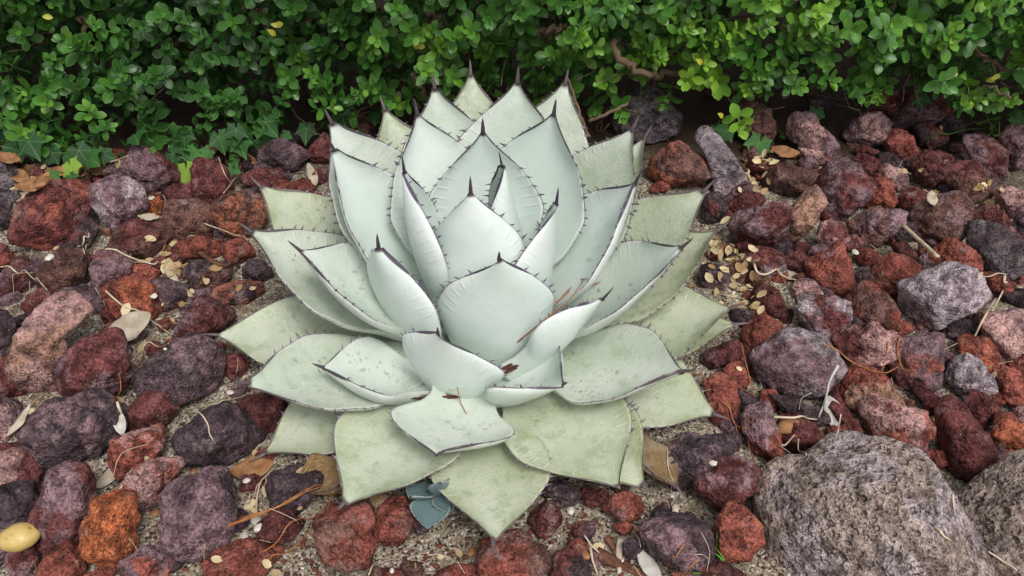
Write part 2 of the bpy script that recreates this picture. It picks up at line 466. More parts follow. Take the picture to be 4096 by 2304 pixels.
# outlines of the rocks: colours | points in photograph pixels | label
ROCK_TABLE = """
pr|510,619 549,583 603,560 629,593 647,635 673,666 717,697 722,743 668,785 611,777 569,754 543,707 512,671|tall mauve and maroon peak of rock leaning against the ivy at the hedge foot
pg|367,780 399,728 481,717 518,707 564,728 577,790 559,857 518,888 450,914 393,893 365,857|frosted mauve-grey rock with white crust beside the big dark red slab
rR|21,857 47,821 129,790 207,748 259,738 352,754 367,811 362,862 331,904 290,945 248,971 155,994 93,981 21,955 5,930 36,909 47,893|big dark red slab with crumbly brighter face below the brown fallen leaves
dr|248,966 290,945 362,888 404,914 383,950 311,1002 259,997|
br|424,955 466,909 538,888 606,886 668,935 688,987 652,1018 569,1033 466,1018|broad dark brown rock under the frosted mauve-grey rock
b|655,857 668,816 714,798 756,805 807,816 849,862 875,914 828,940 766,940 694,966 663,930|smooth rounded grey-brown rock with blunt pale top
bo|849,821 901,780 983,780 1035,805 1066,852 1056,888 999,930 932,940 880,899 849,862|rounded brown rock with orange patch behind a tilted agave leaf tip
r|668,769 688,733 735,733 787,759 813,811 766,805 714,795 668,816|
rr|792,671 818,635 870,650 927,707 942,748 901,790 849,811 797,790 782,743|upright maroon slab below the brown-edged ivy leaf
o|564,831 595,805 652,795 642,857 606,870 575,852|small rust-orange rock tucked beside the frosted mauve-grey rock
R|699,971 740,940 792,945 890,981 895,1018 870,1049 807,1023 735,1012|
R|895,976 932,955 983,966 1020,1007 1014,1043 958,1059 901,1038|
db|740,1049 787,1038 854,1054 932,1080 952,1106 921,1137 849,1152 771,1163 730,1121 735,1080|dark brown rock lying under the curved strip of bark
r|606,1038 621,1023 751,1023 756,1038 735,1075 673,1085 621,1064|
pr|378,1049 430,1007 487,1012 533,1049 528,1080 502,1111 455,1157 393,1152 357,1137 342,1116 378,1095|layered mauve-red rock beside a pale straw
b|150,1095 217,1028 269,999 336,1023 370,1054 367,1085 336,1126 290,1152 207,1157 166,1126|squarish dull brown rock beside the layered mauve-red rock
R|507,1111 543,1064 585,1059 621,1075 629,1106 611,1142 569,1147 518,1142|
Ro|444,1166 458,1126 518,1114 581,1142 629,1190 645,1230 629,1269 521,1300 474,1281 446,1230|red rock with a glowing orange lower face above the pale fallen leaf
pd|616,1126 647,1103 694,1116 725,1152 792,1183 776,1209 714,1225 688,1245 637,1240 621,1188|
do|854,1137 890,1126 963,1126 1030,1152 1077,1157 1071,1183 1014,1219 947,1225 880,1199 849,1163|dark rock with an orange end pressed against the agave
d|983,1064 1014,1038 1056,1049 1077,1085 1087,1121 1051,1142 1009,1121 983,1095|
Gd|-31,795 0,785 31,780 88,790 119,805 52,821 26,852 21,904 -31,914|
Gd|-31,640 0,640 36,655 78,692 72,733 31,759 -31,764|dark grey rock beside the brown fallen leaves by the hedge
R|-31,1020 0,1020 41,1023 72,1043 52,1069 16,1085 -31,1085|
pr|-31,1111 52,1069 104,1059 150,1090 160,1137 104,1168 52,1178 -31,1188|
r|104,1194 145,1168 202,1165 228,1183 217,1225 171,1256 104,1251 98,1219|
pd|223,1168 280,1139 342,1147 383,1173 445,1168 450,1199 399,1235 331,1235 248,1225|
pG|419,681 455,645 512,650 518,697 481,723 440,707|bluish mauve rock half hidden behind the tall mauve peak
pr|119,676 150,645 197,650 217,692 186,723 140,723 119,697|
pd|1016,609 1060,575 1137,562 1187,567 1231,609 1242,642 1209,669 1143,689 1093,680 1044,658|mauve speckled rock under the ivy, close to the agave
r|1229,587 1287,542 1320,520 1320,653 1275,658 1248,642|
br|1397,465 1441,437 1485,476 1491,537 1430,548|
r|972,686 1044,675 1121,686 1137,725 1110,752 1038,747 983,725|
R|1104,747 1148,730 1209,719 1242,730 1237,763 1187,785 1132,763|
R|1226,780 1253,760 1287,780 1292,802 1253,807|
r|1240,680 1298,669 1309,730 1281,736 1242,714|
kt|25,1413 80,1349 135,1285 215,1238 295,1218 382,1238 446,1285 430,1325 334,1333 263,1357 247,1437 255,1508 239,1556 191,1576 135,1556 96,1564 72,1500 32,1445|large dusty pink boulder-like rock with smooth pale faces
rp|239,1453 271,1389 342,1341 398,1329 462,1357 525,1381 551,1405 541,1453 494,1492 478,1548 414,1584 318,1588 271,1548 247,1508|rounded maroon rock with fine mauve pores touching the dusty pink rock
dp|518,1508 573,1453 677,1389 756,1369 812,1365 860,1413 888,1492 876,1564 796,1596 701,1596 573,1572 518,1540|long dark wedge of porous rock beside an agave leaf tip
r|510,1636 557,1580 621,1568 677,1596 713,1636 709,1699 645,1723 581,1731 525,1691 502,1660|flat round maroon rock lying on bare sand
dp|127,1628 175,1596 279,1584 382,1596 430,1628 454,1691 478,1755 430,1819 342,1851 239,1851 159,1827 104,1771 88,1723 135,1675|large dark rock riddled with round pores
Rk|434,1811 486,1739 557,1731 621,1747 693,1739 701,1779 637,1827 573,1867 510,1882 446,1890 430,1851|dull red rock with a pale pink end next to the dark porous rock
dd|721,1691 796,1660 900,1620 939,1620 971,1691 1043,1763 1035,1811 955,1843 884,1886 796,1859 732,1827 717,1755|blackish purple rock with a pale curled straw on it
r|959,1628 987,1584 1051,1584 1146,1628 1170,1660 1091,1699 1027,1731 979,1699|dark red rock tucked under an agave leaf beside the blackish purple rock
kr|-32,1787 48,1771 104,1779 155,1827 159,1867 127,1930 80,1994 16,2022 -32,2022|pinkish rough rock above a shaded dark rock
pr|263,1875 342,1847 398,1867 430,1922 422,1978 382,2018 398,2042 342,2066 318,2161 263,2193 191,2217 151,2185 123,2097 159,2066 127,2018 175,1970 239,1946|knobbly mauve-red rock between the golden pebble and the orange rock
kR|414,1994 478,1914 557,1875 637,1851 701,1839 748,1859 768,1898 717,1946 685,1978 581,2026 518,2002 446,2002|two-toned pink and red rock behind the orange rock
oo|314,2153 318,2113 374,2050 406,2010 478,1998 557,1998 577,2034 557,2097 518,2161 486,2225 406,2265 350,2217|vivid orange crumbly rock
pd|701,1954 740,1914 836,1894 916,1906 987,1938 979,2010 908,2082 884,2153 836,2193 717,2209 605,2177 613,2129 661,2066|large mauve-grey rock with a rusty spot beside the orange rock
d|-32,1954 48,1946 111,1934 183,1962 135,2026 135,2105 48,2145 -32,2153|
Gp|-32,2153 40,2105 119,2113 151,2193 64,2217 -32,2225|dark bluish rock under the golden pebble
rp|24,2241 72,2193 127,2201 175,2225 127,2281 80,2304 24,2296|
R|119,2304 135,2257 239,2217 311,2201 350,2225 354,2312 239,2368 111,2344|
R|350,2265 398,2273 446,2265 478,2296 446,2328 342,2328|
pR|470,2296 486,2209 557,2193 645,2201 717,2249 717,2304 605,2344 478,2336|
R|776,2265 844,2201 916,2185 1003,2193 1059,2233 1067,2281 1115,2320 955,2360 788,2344|brick-red crumbly rock at the lower ends of the long pine needles
d|1048,1981 1117,1873 1211,1857 1304,1935 1288,1997 1172,2043 1071,2036|dark rock under the withered brown agave leaf with gold inside
r|1020,2137 1063,2067 1125,2047 1203,2075 1226,2113 1195,2152 1094,2172 1032,2164|small maroon rock between two pine-needle bundles
kp|-32,1596 40,1592 80,1636 84,1691 32,1739 -32,1755|
d|-32,1246 48,1238 60,1301 48,1365 16,1413 -32,1429|
r|-32,1468 40,1445 80,1500 96,1564 48,1596 -32,1580|
rp|677,1357 709,1293 780,1230 828,1194 876,1198 932,1230 971,1269 947,1309 868,1325 796,1365 717,1381|long sloping maroon rock against the side of the agave, above the dark wedge
r|900,1468 916,1413 979,1429 999,1461 963,1508 916,1516|
r|398,1238 446,1214 470,1269 462,1325 422,1309|
Rb|1257,2113 1304,2036 1397,2012 1490,2028 1490,2121 1475,2214 1428,2276 1335,2261 1288,2214 1280,2144|rough red rock under the agave at the end of the pine needles
Rb|1498,2082 1521,2028 1599,1997 1669,2005 1676,2075 1630,2129 1568,2175 1506,2175|smooth red rock beside the little blue agave pup
R|1715,2304 1754,2276 1816,2265 1902,2276 1925,2323 1832,2362 1723,2346|
Rb|1917,2222 1940,2168 2018,2144 2088,2129 2158,2152 2204,2214 2212,2261 2189,2323 1987,2331 1917,2276|rough red rock under the tip of the lowest agave leaf
dr|2212,2222 2251,2203 2298,2222 2360,2276 2375,2331 2204,2339|
r|2142,2028 2189,2005 2235,2028 2247,2098 2212,2148 2158,2141 2119,2090|deep red rounded rock on bare sand beside the lowest agave leaf
dp|2173,1966 2181,1919 2266,1919 2321,1966 2298,2005 2220,2016|
r|2321,1981 2344,1958 2453,1962 2453,2012 2360,2028|
R|2422,2028 2468,1981 2538,1966 2577,2012 2554,2067 2484,2082 2430,2067|
dp|2567,2169 2607,2089 2679,2054 2782,2058 2854,2105 2870,2153 2846,2217 2750,2257 2663,2249 2631,2296 2599,2257|dark purple porous rock beside the grass tuft
Ro|2870,2161 2878,2050 2910,2022 2965,2050 3045,2082 3053,2121 3021,2177 3021,2249 2949,2249 2878,2225|rust-coloured rock leaning on the grey-brown boulder beside the grass tuft
rp|2782,1946 2846,1867 2910,1819 2957,1807 3013,1843 3029,1906 2989,1962 2989,2026 2894,2058 2830,2010|rounded maroon porous rock beside the withered tan agave leaf
dp|2651,1851 2695,1787 2734,1755 2830,1723 2910,1711 2925,1755 2878,1803 2846,1843 2814,1906 2750,1978 2695,1946 2679,1898|dark purple-grey rock between the agave and the rounded maroon rock
rp|3029,2034 3069,1962 3117,1890 3140,1835 3196,1819 3220,1843 3180,1914 3156,1994 3101,2042 3061,2089|hollowed maroon rock pressed against the grey-brown boulder
Rp|2973,1675 2989,1644 3037,1620 3085,1675 3109,1731 3148,1795 3148,1835 3077,1827 3005,1787 2969,1747|brick-red rock with grey edge facing the agave leaf tip
r|3109,1755 3117,1699 3180,1691 3244,1691 3316,1723 3347,1763 3292,1787 3228,1819 3164,1819|maroon rock under the curled brown leaf above the boulder
r|3355,1707 3427,1675 3467,1723 3467,1763 3355,1767|
Rk|3435,1675 3451,1644 3531,1636 3578,1644 3650,1612 3690,1628 3702,1691 3690,1723 3738,1779 3746,1827 3706,1835 3594,1803 3531,1779 3467,1739|pinkish red heart-shaped rock behind the grey-brown boulder
r|3706,1660 3754,1628 3817,1668 3897,1699 3961,1739 4008,1811 4008,1859 3961,1890 3873,1890 3793,1843 3738,1779 3698,1715|large maroon rock behind the seam between the two boulders
Ro|3961,1707 4000,1660 4048,1699 4112,1739 4112,1827 4032,1835 3984,1771|
r|3825,1628 3873,1588 3937,1576 4000,1628 4008,1668 3961,1699 3913,1699 3833,1668|
r|3626,1596 3674,1572 3754,1588 3809,1596 3809,1652 3722,1660 3698,1628|
Rt|3320,1532 3339,1492 3403,1472 3515,1492 3578,1540 3626,1604 3578,1620 3515,1644 3427,1636 3355,1596|rough brick-red rock with pine needles lying along its top
pg|3029,1492 3037,1445 3085,1373 3117,1341 3196,1325 3244,1325 3300,1381 3343,1421 3324,1484 3300,1548 3228,1580 3164,1600 3077,1572|large lavender-grey rock with a dark red patch
d|3053,1628 3101,1612 3196,1596 3276,1596 3284,1644 3212,1668 3093,1660|
r|3284,1628 3316,1564 3355,1604 3427,1644 3403,1691 3324,1668|
rk|3347,1397 3387,1333 3459,1301 3539,1309 3614,1317 3594,1373 3546,1421 3546,1476 3459,1468 3387,1437 3363,1429|wine-red porous rock beside the lavender-grey rock with the red patch
pR|3546,1461 3594,1389 3650,1341 3698,1333 3738,1413 3785,1532 3769,1572 3706,1576 3642,1548 3594,1516|mauve and red rock with a sharp ridge, needles at its side
gg|3618,1198 3626,1166 3674,1126 3746,1062 3889,1046 3909,1134 3897,1182 3849,1261 3817,1309 3754,1325 3674,1301 3642,1246|big pale lavender-grey block at the end of the white stick
gr|3140,1230 3172,1206 3220,1198 3300,1182 3355,1190 3387,1254 3403,1309 3371,1349 3300,1333 3236,1309 3156,1293|grey-topped rock with reddish base above the large lavender-grey rock
Rb|3399,1198 3403,1150 3475,1150 3546,1190 3594,1214 3626,1269 3594,1301 3475,1301 3403,1293|rusty brown-red rock between two grey rocks
gg|3793,1468 3825,1429 3873,1437 3968,1492 3976,1516 3945,1564 3849,1588 3801,1548|small pale grey rock below an orange rock
oR|3833,1397 3881,1365 3937,1361 4008,1421 4008,1476 3961,1484 3897,1453 3833,1429|orange-brown rock above the small pale grey rock
R|3961,1500 4032,1484 4112,1508 4112,1604 4024,1588 3968,1548|
kp|3937,1309 3992,1238 4040,1214 4120,1214 4120,1437 4056,1453 4000,1413 3961,1365|large pink and mauve rock beside the crooked white twig
d|3769,1357 3777,1309 3873,1261 3905,1293 3897,1341 3849,1381|
R|2949,1349 2989,1285 3069,1254 3125,1277 3132,1333 3061,1381 3061,1437 3005,1461 2973,1413|brick-red rock between the agave leaf tip and the lavender-grey rock
rp|2806,1468 2846,1405 2918,1357 2949,1341 2965,1397 2925,1437 2878,1468 2846,1500|
R|2886,1476 2941,1445 2989,1492 2989,1548 2949,1588 2910,1532|
R|2798,1532 2846,1508 2910,1524 2941,1572 2965,1660 2941,1715 2878,1699 2822,1588|red rock under two agave leaf tips beside the grey-edged rock
r|2806,2273 2878,2249 2957,2265 2997,2304 2957,2336 2814,2328|
k|4056,1660 4080,1620 4112,1612 4112,1707 4072,1699|
R|4032,1453 4112,1445 4112,1500 4040,1484|
GG|2449,511 2486,458 2518,399 2558,366 2597,359 2637,379 2663,425 2716,451 2769,497 2716,544 2650,557 2565,563 2479,550|dark grey pyramid-shaped rock at the hedge foot behind the agave
gG|2716,557 2742,524 2795,511 2834,544 2887,583 2946,649 2992,688 2986,721 2946,781 2887,774 2861,708 2821,629 2769,576|long grey slab leaning below the dark grey pyramid rock
bo|2611,682 2617,609 2650,576 2729,563 2769,596 2821,655 2867,695 2834,728 2769,728 2716,741 2617,721|brown-red rock with an orange face leaning on the long grey slab
bb|2907,465 2927,425 2992,418 3058,425 3091,478 3118,544 3118,576 3045,563 2992,537 2940,517|shaded brown slab behind the large ivy leaf
pk|3111,491 3190,458 3229,445 3256,497 3322,537 3374,570 3381,596 3335,616 3269,603 3190,576 3144,544|long jagged mauve-pink rock sloping away from the hedge
pk|3381,517 3427,471 3486,448 3539,478 3545,511 3513,583 3453,583 3387,563|smooth mauve rock beside the long jagged mauve-pink rock
rR|3493,432 3532,386 3585,366 3651,372 3654,399 3618,451 3559,484 3513,465|dark red rock in the hedge's shade beside an ivy leaf
rp|3578,491 3618,451 3684,386 3723,363 3782,379 3796,438 3756,478 3677,517 3605,530|slanting maroon slab half under the hedge
Rr|3513,576 3532,537 3585,527 3651,544 3684,576 3671,616 3638,642 3611,629 3565,609|
rd|3651,524 3710,497 3782,530 3789,576 3756,596 3690,583|
dp|3743,504 3789,465 3848,478 3868,517 3822,550 3769,537|
rp|3987,563 4013,524 4096,491 4125,596 4125,695 4059,688 4019,642|
rp|3829,590 3868,563 3934,563 3993,596 4026,669 4039,721 4006,767 3960,748 3921,682 3868,629|long maroon and mauve slab below the thin green ivy stem
r|3657,669 3684,616 3743,603 3796,609 3799,669 3756,728 3703,748 3671,721|
rb|3763,734 3802,669 3868,642 3921,688 3954,748 3934,800 3888,827 3855,761 3815,754|
bp|3664,866 3710,820 3769,774 3829,751 3868,767 3868,846 3875,892 3848,945 3756,978 3703,958 3671,912|big blocky brown-mauve rock above the white stick
rp|3262,721 3282,669 3341,649 3394,655 3453,702 3493,728 3480,774 3440,846 3414,906 3355,879 3269,866 3282,787|large maroon rock with a lilac porous side
Ro|3453,813 3486,734 3519,708 3565,728 3585,774 3598,800 3559,820 3506,827 3466,840|bright red rock beside the lilac porous side of a large rock
kp|3499,695 3526,669 3585,675 3638,695 3644,721 3611,754 3559,721|
r|3414,649 3427,629 3493,629 3532,642 3506,688 3460,708 3420,675|
r|3414,603 3453,583 3506,590 3506,623 3447,629|
d|3506,629 3559,616 3638,655 3644,682 3585,669 3519,662|
rk|3183,609 3229,590 3282,590 3315,629 3308,655 3256,642 3203,636|
r|2953,636 2992,629 3058,649 3124,649 3223,642 3216,669 3124,688 3032,708 2979,682|
b|3045,721 3085,688 3144,682 3229,669 3315,636 3315,655 3262,708 3216,748 3164,787 3098,774 3052,754|brown rock ridge between tan leaf litter and the large lilac-sided rock
r|2907,827 2973,774 3032,758 3071,781 3032,820 2979,860 2920,873|
rp|2900,912 2960,866 3032,827 3085,800 3137,774 3154,800 3144,860 3144,925 3098,971 3006,985 2946,985|large maroon rock with mauve corner beside the agave leaf tip
tk|3144,978 3157,919 3170,866 3157,800 3190,761 3243,748 3285,761 3289,787 3262,846 3256,892 3256,939 3210,991|tan-pink bone-shaped rock standing between two maroon rocks
rk|3262,919 3308,886 3374,886 3394,932 3394,978 3341,1011 3282,991|
bp|3414,919 3453,873 3519,820 3578,817 3608,846 3598,906 3545,945 3513,998 3466,985 3414,945|
r|3598,774 3638,748 3684,761 3690,820 3651,866 3605,840|
d|3552,945 3605,892 3651,879 3664,932 3618,965|
R|3197,1103 3249,1050 3289,1018 3302,965 3335,965 3348,1004 3407,1044 3420,1077 3414,1136 3374,1176 3302,1162 3236,1143|brick-red rock with a pointed top
rg|2960,1057 2992,1011 3058,995 3111,998 3131,1031 3131,1077 3085,1103 3012,1090 2966,1083|red rock with whitish grey cap above a white dried sliver
r|3131,1018 3190,1008 3249,1031 3236,1070 3183,1097 3144,1070|
R|3499,1050 3539,1024 3605,1018 3664,1057 3690,1090 3638,1149 3572,1176 3519,1162 3506,1110|red rock touching the big pale lavender-grey block
R|3723,1018 3763,965 3815,971 3888,998 3914,1037 3914,1090 3815,1083 3730,1083|red rock right behind the big pale lavender-grey block
Gd|3855,939 3894,912 3960,912 4033,939 4096,971 4125,1090 4033,1097 3947,1077 3894,1011 3868,965|coarsely pitted dark slate-grey rock
d|4059,860 4096,846 4125,846 4125,952 4072,945|
r|3875,853 3914,833 3980,833 4039,879 4033,919 3954,906 3875,892|
k|3980,787 4013,754 4066,754 4125,761 4125,840 4033,840 3987,820|
R|3407,1031 3453,998 3513,998 3526,1037 3486,1064 3427,1050|
r|2992,1162 3058,1143 3111,1162 3144,1215 3131,1241 3045,1250 3006,1215|
pk|3157,1156 3190,1129 3236,1116 3282,1156 3289,1182 3216,1202 3170,1189|
R|3921,1129 3980,1097 4066,1116 4085,1156 4033,1162 3967,1176|
r|3901,1149 3940,1176 3940,1208 3888,1235|
d|4000,1195 4059,1156 4125,1149 4125,1222 4033,1222|
dr|2788,827 2808,781 2861,767 2900,800 2907,846 2874,879 2808,873|
dp|2795,1110 2821,1057 2861,1050 2920,1083 2927,1129 2874,1156 2808,1149|dark porous purple rock between agave leaves and tan leaf litter
R|2597,754 2650,721 2690,741 2676,761 2617,774|
R|2841,1037 2861,985 2887,958 2890,998 2874,1044|
r|3539,998 3605,971 3651,998 3684,1044 3618,1031 3559,1011|
R|3664,978 3710,978 3710,1011 3671,1018|
d|3414,1077 3453,1064 3499,1083 3499,1136 3440,1149 3407,1123|
d|3216,399 3282,379 3315,405 3315,451 3256,471|
d|3842,511 3914,530 3980,530 3980,557 3881,563|
p|3308,629 3348,623 3387,649 3335,655|
"""
def in_poly(x, y, P):
    P = np.asarray(P); ins = False
    j = len(P) - 1
    for i in range(len(P)):
        if (P[i, 1] > y) != (P[j, 1] > y) and x < (P[j, 0] - P[i, 0]) * (y - P[i, 1]) / (P[j, 1] - P[i, 1]) + P[i, 0]: ins = not ins
        j = i
    return ins

_i = 0
for _l in ROCK_TABLE.strip().splitlines():
    _c, _p, _lab = _l.split('|')
    _poly = [tuple(map(float, q.split(','))) for q in _p.split()]
    _i += 1
    _f = 4 + _i % 3
    make_rock('lava_rock', _poly, _c, 100 + _i, 5, rough=0.8 + 0.6 * ((_i * 37) % 10) / 10, facets=_f, flat=0.72 + 0.02 * (_i % 9), sink=0.10)
    ROCKS[-1]['label'] = _lab or None

# two big pitted boulders
def b4(*q): return [src('4', q[i], q[i + 1]) for i in range(0, len(q), 2)]
bo1 = make_rock('boulder', b4(770, 1330, 800, 1260, 850, 1150, 950, 1080, 970, 1000, 985, 900, 1050, 830, 1160, 785, 1300, 775, 1400, 800, 1520, 840, 1700, 870, 1840, 935, 1880, 1040, 1865, 1250, 1850, 1330, 1870, 1440, 1900, 1600, 1500, 1680, 1000, 1650, 770, 1560),
                'eq', 901, 8, flat=0.62, sink=0.20, rough=0.5, facets=8, pitdisp=0.006, mat=MAT_BOULDER)
tag(bo1, 'broad grey-brown boulder riddled with small holes beside the rust-coloured rock', 'boulder', 'pitted boulders')
ROCKS[-1]['label'] = bo1['label']
bo2 = make_rock('boulder', b4(1885, 965, 1960, 905, 2060, 855, 2180, 840, 2380, 900, 2480, 1100, 2460, 1450, 2300, 1620, 1930, 1600, 1845, 1440, 1835, 1330, 1860, 1180, 1872, 1050),
                'ee', 917, 8, flat=0.62, sink=0.20, rough=0.5, facets=7, pitdisp=0.006, mat=MAT_BOULDER)
tag(bo2, 'tan-brown holed boulder set against the broad grey-brown boulder', 'boulder', 'pitted boulders')
ROCKS[-1]['label'] = bo2['label']

# smaller rocks that fill the gaps
AGAVE_HULL = [(x * D2S, y * D2S) for x, y in [(540, 840), (640, 580), (830, 300), (955, 260), (1182, 190), (1430, 200), (1620, 340), (1800, 560), (1850, 812), (1790, 1046), (1600, 1200), (1240, 1340), (880, 1240), (670, 1140)]]
_fr = np.random.default_rng(23)
FILL = []
_tries = 0
while len(FILL) < 190 and _tries < 6000:
    _tries += 1
    x = _fr.uniform(-60, 4150); y = _fr.uniform(560, 2320)
    if in_poly(x, y, AGAVE_HULL): continue
    front = y > 1500 and x < 3100
    if _fr.random() > (0.16 if front else 1.0): continue
    if y < 640 and 500 < x < 3000 and _fr.random() < .5: continue
    r = _fr.uniform(30, 60) * (0.72 + 0.28 * y / 2000)
    if any(in_poly(x, y, k['poly']) for k in ROCKS if k['label'] is not None or True): continue
    if any(math.hypot(x - q[0], y - q[1]) < 0.70 * (r + q[2]) for q in FILL): continue
    n = _fr.integers(5, 8)
    a0 = _fr.uniform(0, 6.28)
    pts = [(x + r * _fr.uniform(.75, 1.2) * math.cos(a0 + 6.283 * k / n), y + 0.8 * r * _fr.uniform(.75, 1.2) * math.sin(a0 + 6.283 * k / n)) for k in range(n)]
    FILL.append((x, y, r))
    make_rock('lava_rock', pts, _fr.choice(['r', 'R', 'd', 'b', 'rp', 'dr', 'Rb', 'p']), 3000 + len(FILL), 4, flat=0.9, sink=0.28, facets=4)
    ROCKS[-1]['fill'] = True

# a label for every rock
def short(lab):
    cut = [' beside', ' under', ' between', ' behind', ' above', ' below', ' leaning', ' lying', ' touching', ' at ', ' next', ' tucked', ' half', ' pressed', ' against', ' facing', ' sloping', ' standing', ' right', ' set', ', ', ' tucked', ' close']
    i = min([lab.find(c) for c in cut if lab.find(c) > 0] + [len(lab)])
    return lab[:i]
for k in ROCKS: k['named'] = k['label'] is not None
_cnt = {}
for k in ROCKS:
    if k['named']: _cnt[short(k['label'])] = _cnt.get(short(k['label']), 0) + 1
REF = [k for k in ROCKS if k['named'] and _cnt[short(k['label'])] == 1 and len(short(k['label']).split()) <= 7 and len(short(k['label']).split()) > 2]
SHAPE = lambda a: 'long' if a > 1.75 else ('upright' if a < 0.72 else 'chunky')
_used = set(k['label'] for k in ROCKS if k['named'])
for k in ROCKS:
    if k['named']: continue
    near = sorted(REF, key=lambda q: np.linalg.norm((q['C'] - k['C'])[:2]))
    size = 'tiny' if k['size'] < 0.038 else ('small' if k['size'] < 0.058 else 'medium')
    colr = PAL[k['code'][0]][1]
    if len(k['code']) > 1 and k['code'][1] != k['code'][0]: colr += ' and ' + PAL[k['code'][1]][1]
    opts = []
    for rel in (' rock next to the ', ' rock close to the ', ' rock a little away from the '):
        for sh in ('', ' ' + SHAPE(k['asp'])):
            for q in (near[0],) if rel.startswith(' rock next') or rel.startswith(' rock close') else near[:4]:
                opts.append(size + ' ' + colr + sh + rel + short(q['label']))
    opts = [q for q in opts if len(q.split()) <= 16]
    lab = next((q for q in opts if q not in _used), opts[0])
    _used.add(lab); k['label'] = lab
for k in ROCKS:
    lava = k['o'].name.startswith('lava')
    tag(k['o'], k['label'], 'rock' if lava else 'boulder', 'red lava rocks covering the bed' if lava else 'pitted boulders')
# ------------------------------------------------------------------ the agave
def mat_agave():
    M = Mat('agave_leaf_skin', 0.52, 0.35)
    u = M.attr('lu'); t = M.attr('lt')
    age = M.attr('age', 'OBJECT')
    co = M.vadd(M.obco(), M.vmul(M.node('ShaderNodeCombineXYZ').outputs[0], (1, 1, 1)))
    rnd = M.rand()
    off = M.node('ShaderNodeCombineXYZ'); 
    for i in range(3): M.set(off.inputs[i], M.math('MULTIPLY', rnd, 7.0 + i * 3))
    co = M.vadd(M.obco(), off.outputs[0])
    e = M.math('ABSOLUTE', u)
    big = M.noise(co, 9, 3)
    mid = M.noise(co, 34, 5, 0.65)
    fine = M.noise(co, 260, 4, 0.7)
    young = M.mix(M.ramp(big, 0.35, 0.65), (0.585, 0.675, 0.625), (0.68, 0.745, 0.71))
    old = M.mix(M.ramp(big, 0.35, 0.65), (0.385, 0.42, 0.28), (0.49, 0.52, 0.39))
    c = M.mix(age, young, old)
    # rubbed bloom: greener clouds on the older leaves
    rub = M.math('MULTIPLY', M.ramp(mid, 0.47, 0.68), M.ramp(age, 0.1, 1.0, 0.08, 0.62))
    c = M.mix(rub, c, (0.24, 0.31, 0.17))
    # yellow-green towards tip and margin of old leaves
    yg = M.math('MULTIPLY', M.ramp(M.math('ADD', M.math('MULTIPLY', e, 0.55), M.math('MULTIPLY', t, 0.6)), 0.62, 1.15), M.ramp(age, 0.55, 1.0, 0.0, 0.55))
    c = M.mix(yg, c, (0.36, 0.40, 0.17))
    # specks of dirt
    sp = M.math('MULTIPLY', M.ramp(M.noise(co, 420, 2, 0.5), 0.66, 0.74), M.ramp(age, 0.1, 0.9, 0.05, 0.75))
    c = M.mix(sp, c, (0.09, 0.10, 0.06))
    scar = M.math('MULTIPLY', M.ramp(M.noise(co, 70, 6, 0.78), 0.61, 0.67), M.ramp(age, 0.15, 0.7, 0.0, 0.5))
    c = M.mix(scar, c, (0.15, 0.19, 0.10))
    stn = M.math('MULTIPLY', M.ramp(M.noise(co, 16, 4, 0.7), 0.60, 0.70), M.ramp(age, 0.2, 0.9, 0.0, 0.45))
    c = M.mix(stn, c, (0.25, 0.29, 0.12))
    # bud prints: rows of pale scallops left by the teeth of the neighbour
    sc = M.math('FRACT', M.math('ADD', M.math('MULTIPLY', M.attr('lm'), 62.0), M.math('MULTIPLY', e, -2.2)))
    line = M.math('SUBTRACT', 1.0, M.ramp(M.math('ABSOLUTE', M.math('SUBTRACT', sc, 0.5)), 0.0, 0.16))
    band = M.math('MULTIPLY', M.ramp(e, 0.62, 0.70), M.ramp(e, 0.93, 0.86))
    band2 = M.math('MULTIPLY', M.ramp(e, 0.02, 0.07), M.ramp(e, 0.22, 0.15))
    band = M.math('MAXIMUM', band, M.math('MULTIPLY', band2, 0.3))
    pr = M.math('MULTIPLY', M.math('MULTIPLY', line, band), M.math('MULTIPLY', M.ramp(t, 0.42, 0.60), M.ramp(t, 0.93, 0.88)))
    pr = M.math('MULTIPLY', pr, M.ramp(big, 0.38, 0.58))
    c = M.mix(M.math('MULTIPLY', pr, 0.22), c, (0.74, 0.78, 0.72))
    # horny margin
    wm = M.math('MULTIPLY', M.ramp(e, 0.925, 0.96), M.math('MULTIPLY', M.ramp(t, 0.35, 0.62, 0.15, 0.9), M.ramp(age, 0.3, 0.9, 1.0, 0.5)))
    c = M.mix(wm, c, M.mix(age, (0.72, 0.74, 0.72), (0.50, 0.49, 0.40)))
    dn = M.ramp(M.noise(co, 25, 2), 0.30, 0.45, 0.55, 1.0)
    dm = M.math('MULTIPLY', M.ramp(e, M.ramp(t, 0.80, 0.98, 0.982, 0.70), M.ramp(t, 0.80, 0.98, 0.992, 0.82)), M.math('MULTIPLY', M.ramp(t, 0.35, 0.7, 0.15, 1.0), M.math('MULTIPLY', dn, M.ramp(age, 0.3, 0.9, 1.0, 0.85))))
    c = M.mix(dm, c, M.mix(age, (0.055, 0.040, 0.065), (0.10, 0.075, 0.07)))
    tipm = M.ramp(t, 0.972, 0.995)
    c = M.mix(tipm, c, M.mix(age, (0.04, 0.028, 0.045), (0.12, 0.09, 0.085)))
    M.color(c)
    M.set(M.b.inputs['Roughness'], M.ramp(mid, 0.3, 0.7, 0.45, 0.62))
    h = M.math('ADD', M.math('MULTIPLY', M.noise(co, 120, 4, 0.6), 0.35), M.math('MULTIPLY', pr, 0.55))
    h = M.math('ADD', h, M.math('MULTIPLY', M.math('MULTIPLY', M.ramp(M.voro(co, 210), 0.15, 0.55), age), 0.35))
    M.normal(M.bump(h, 0.30, 0.004))
    return M.m

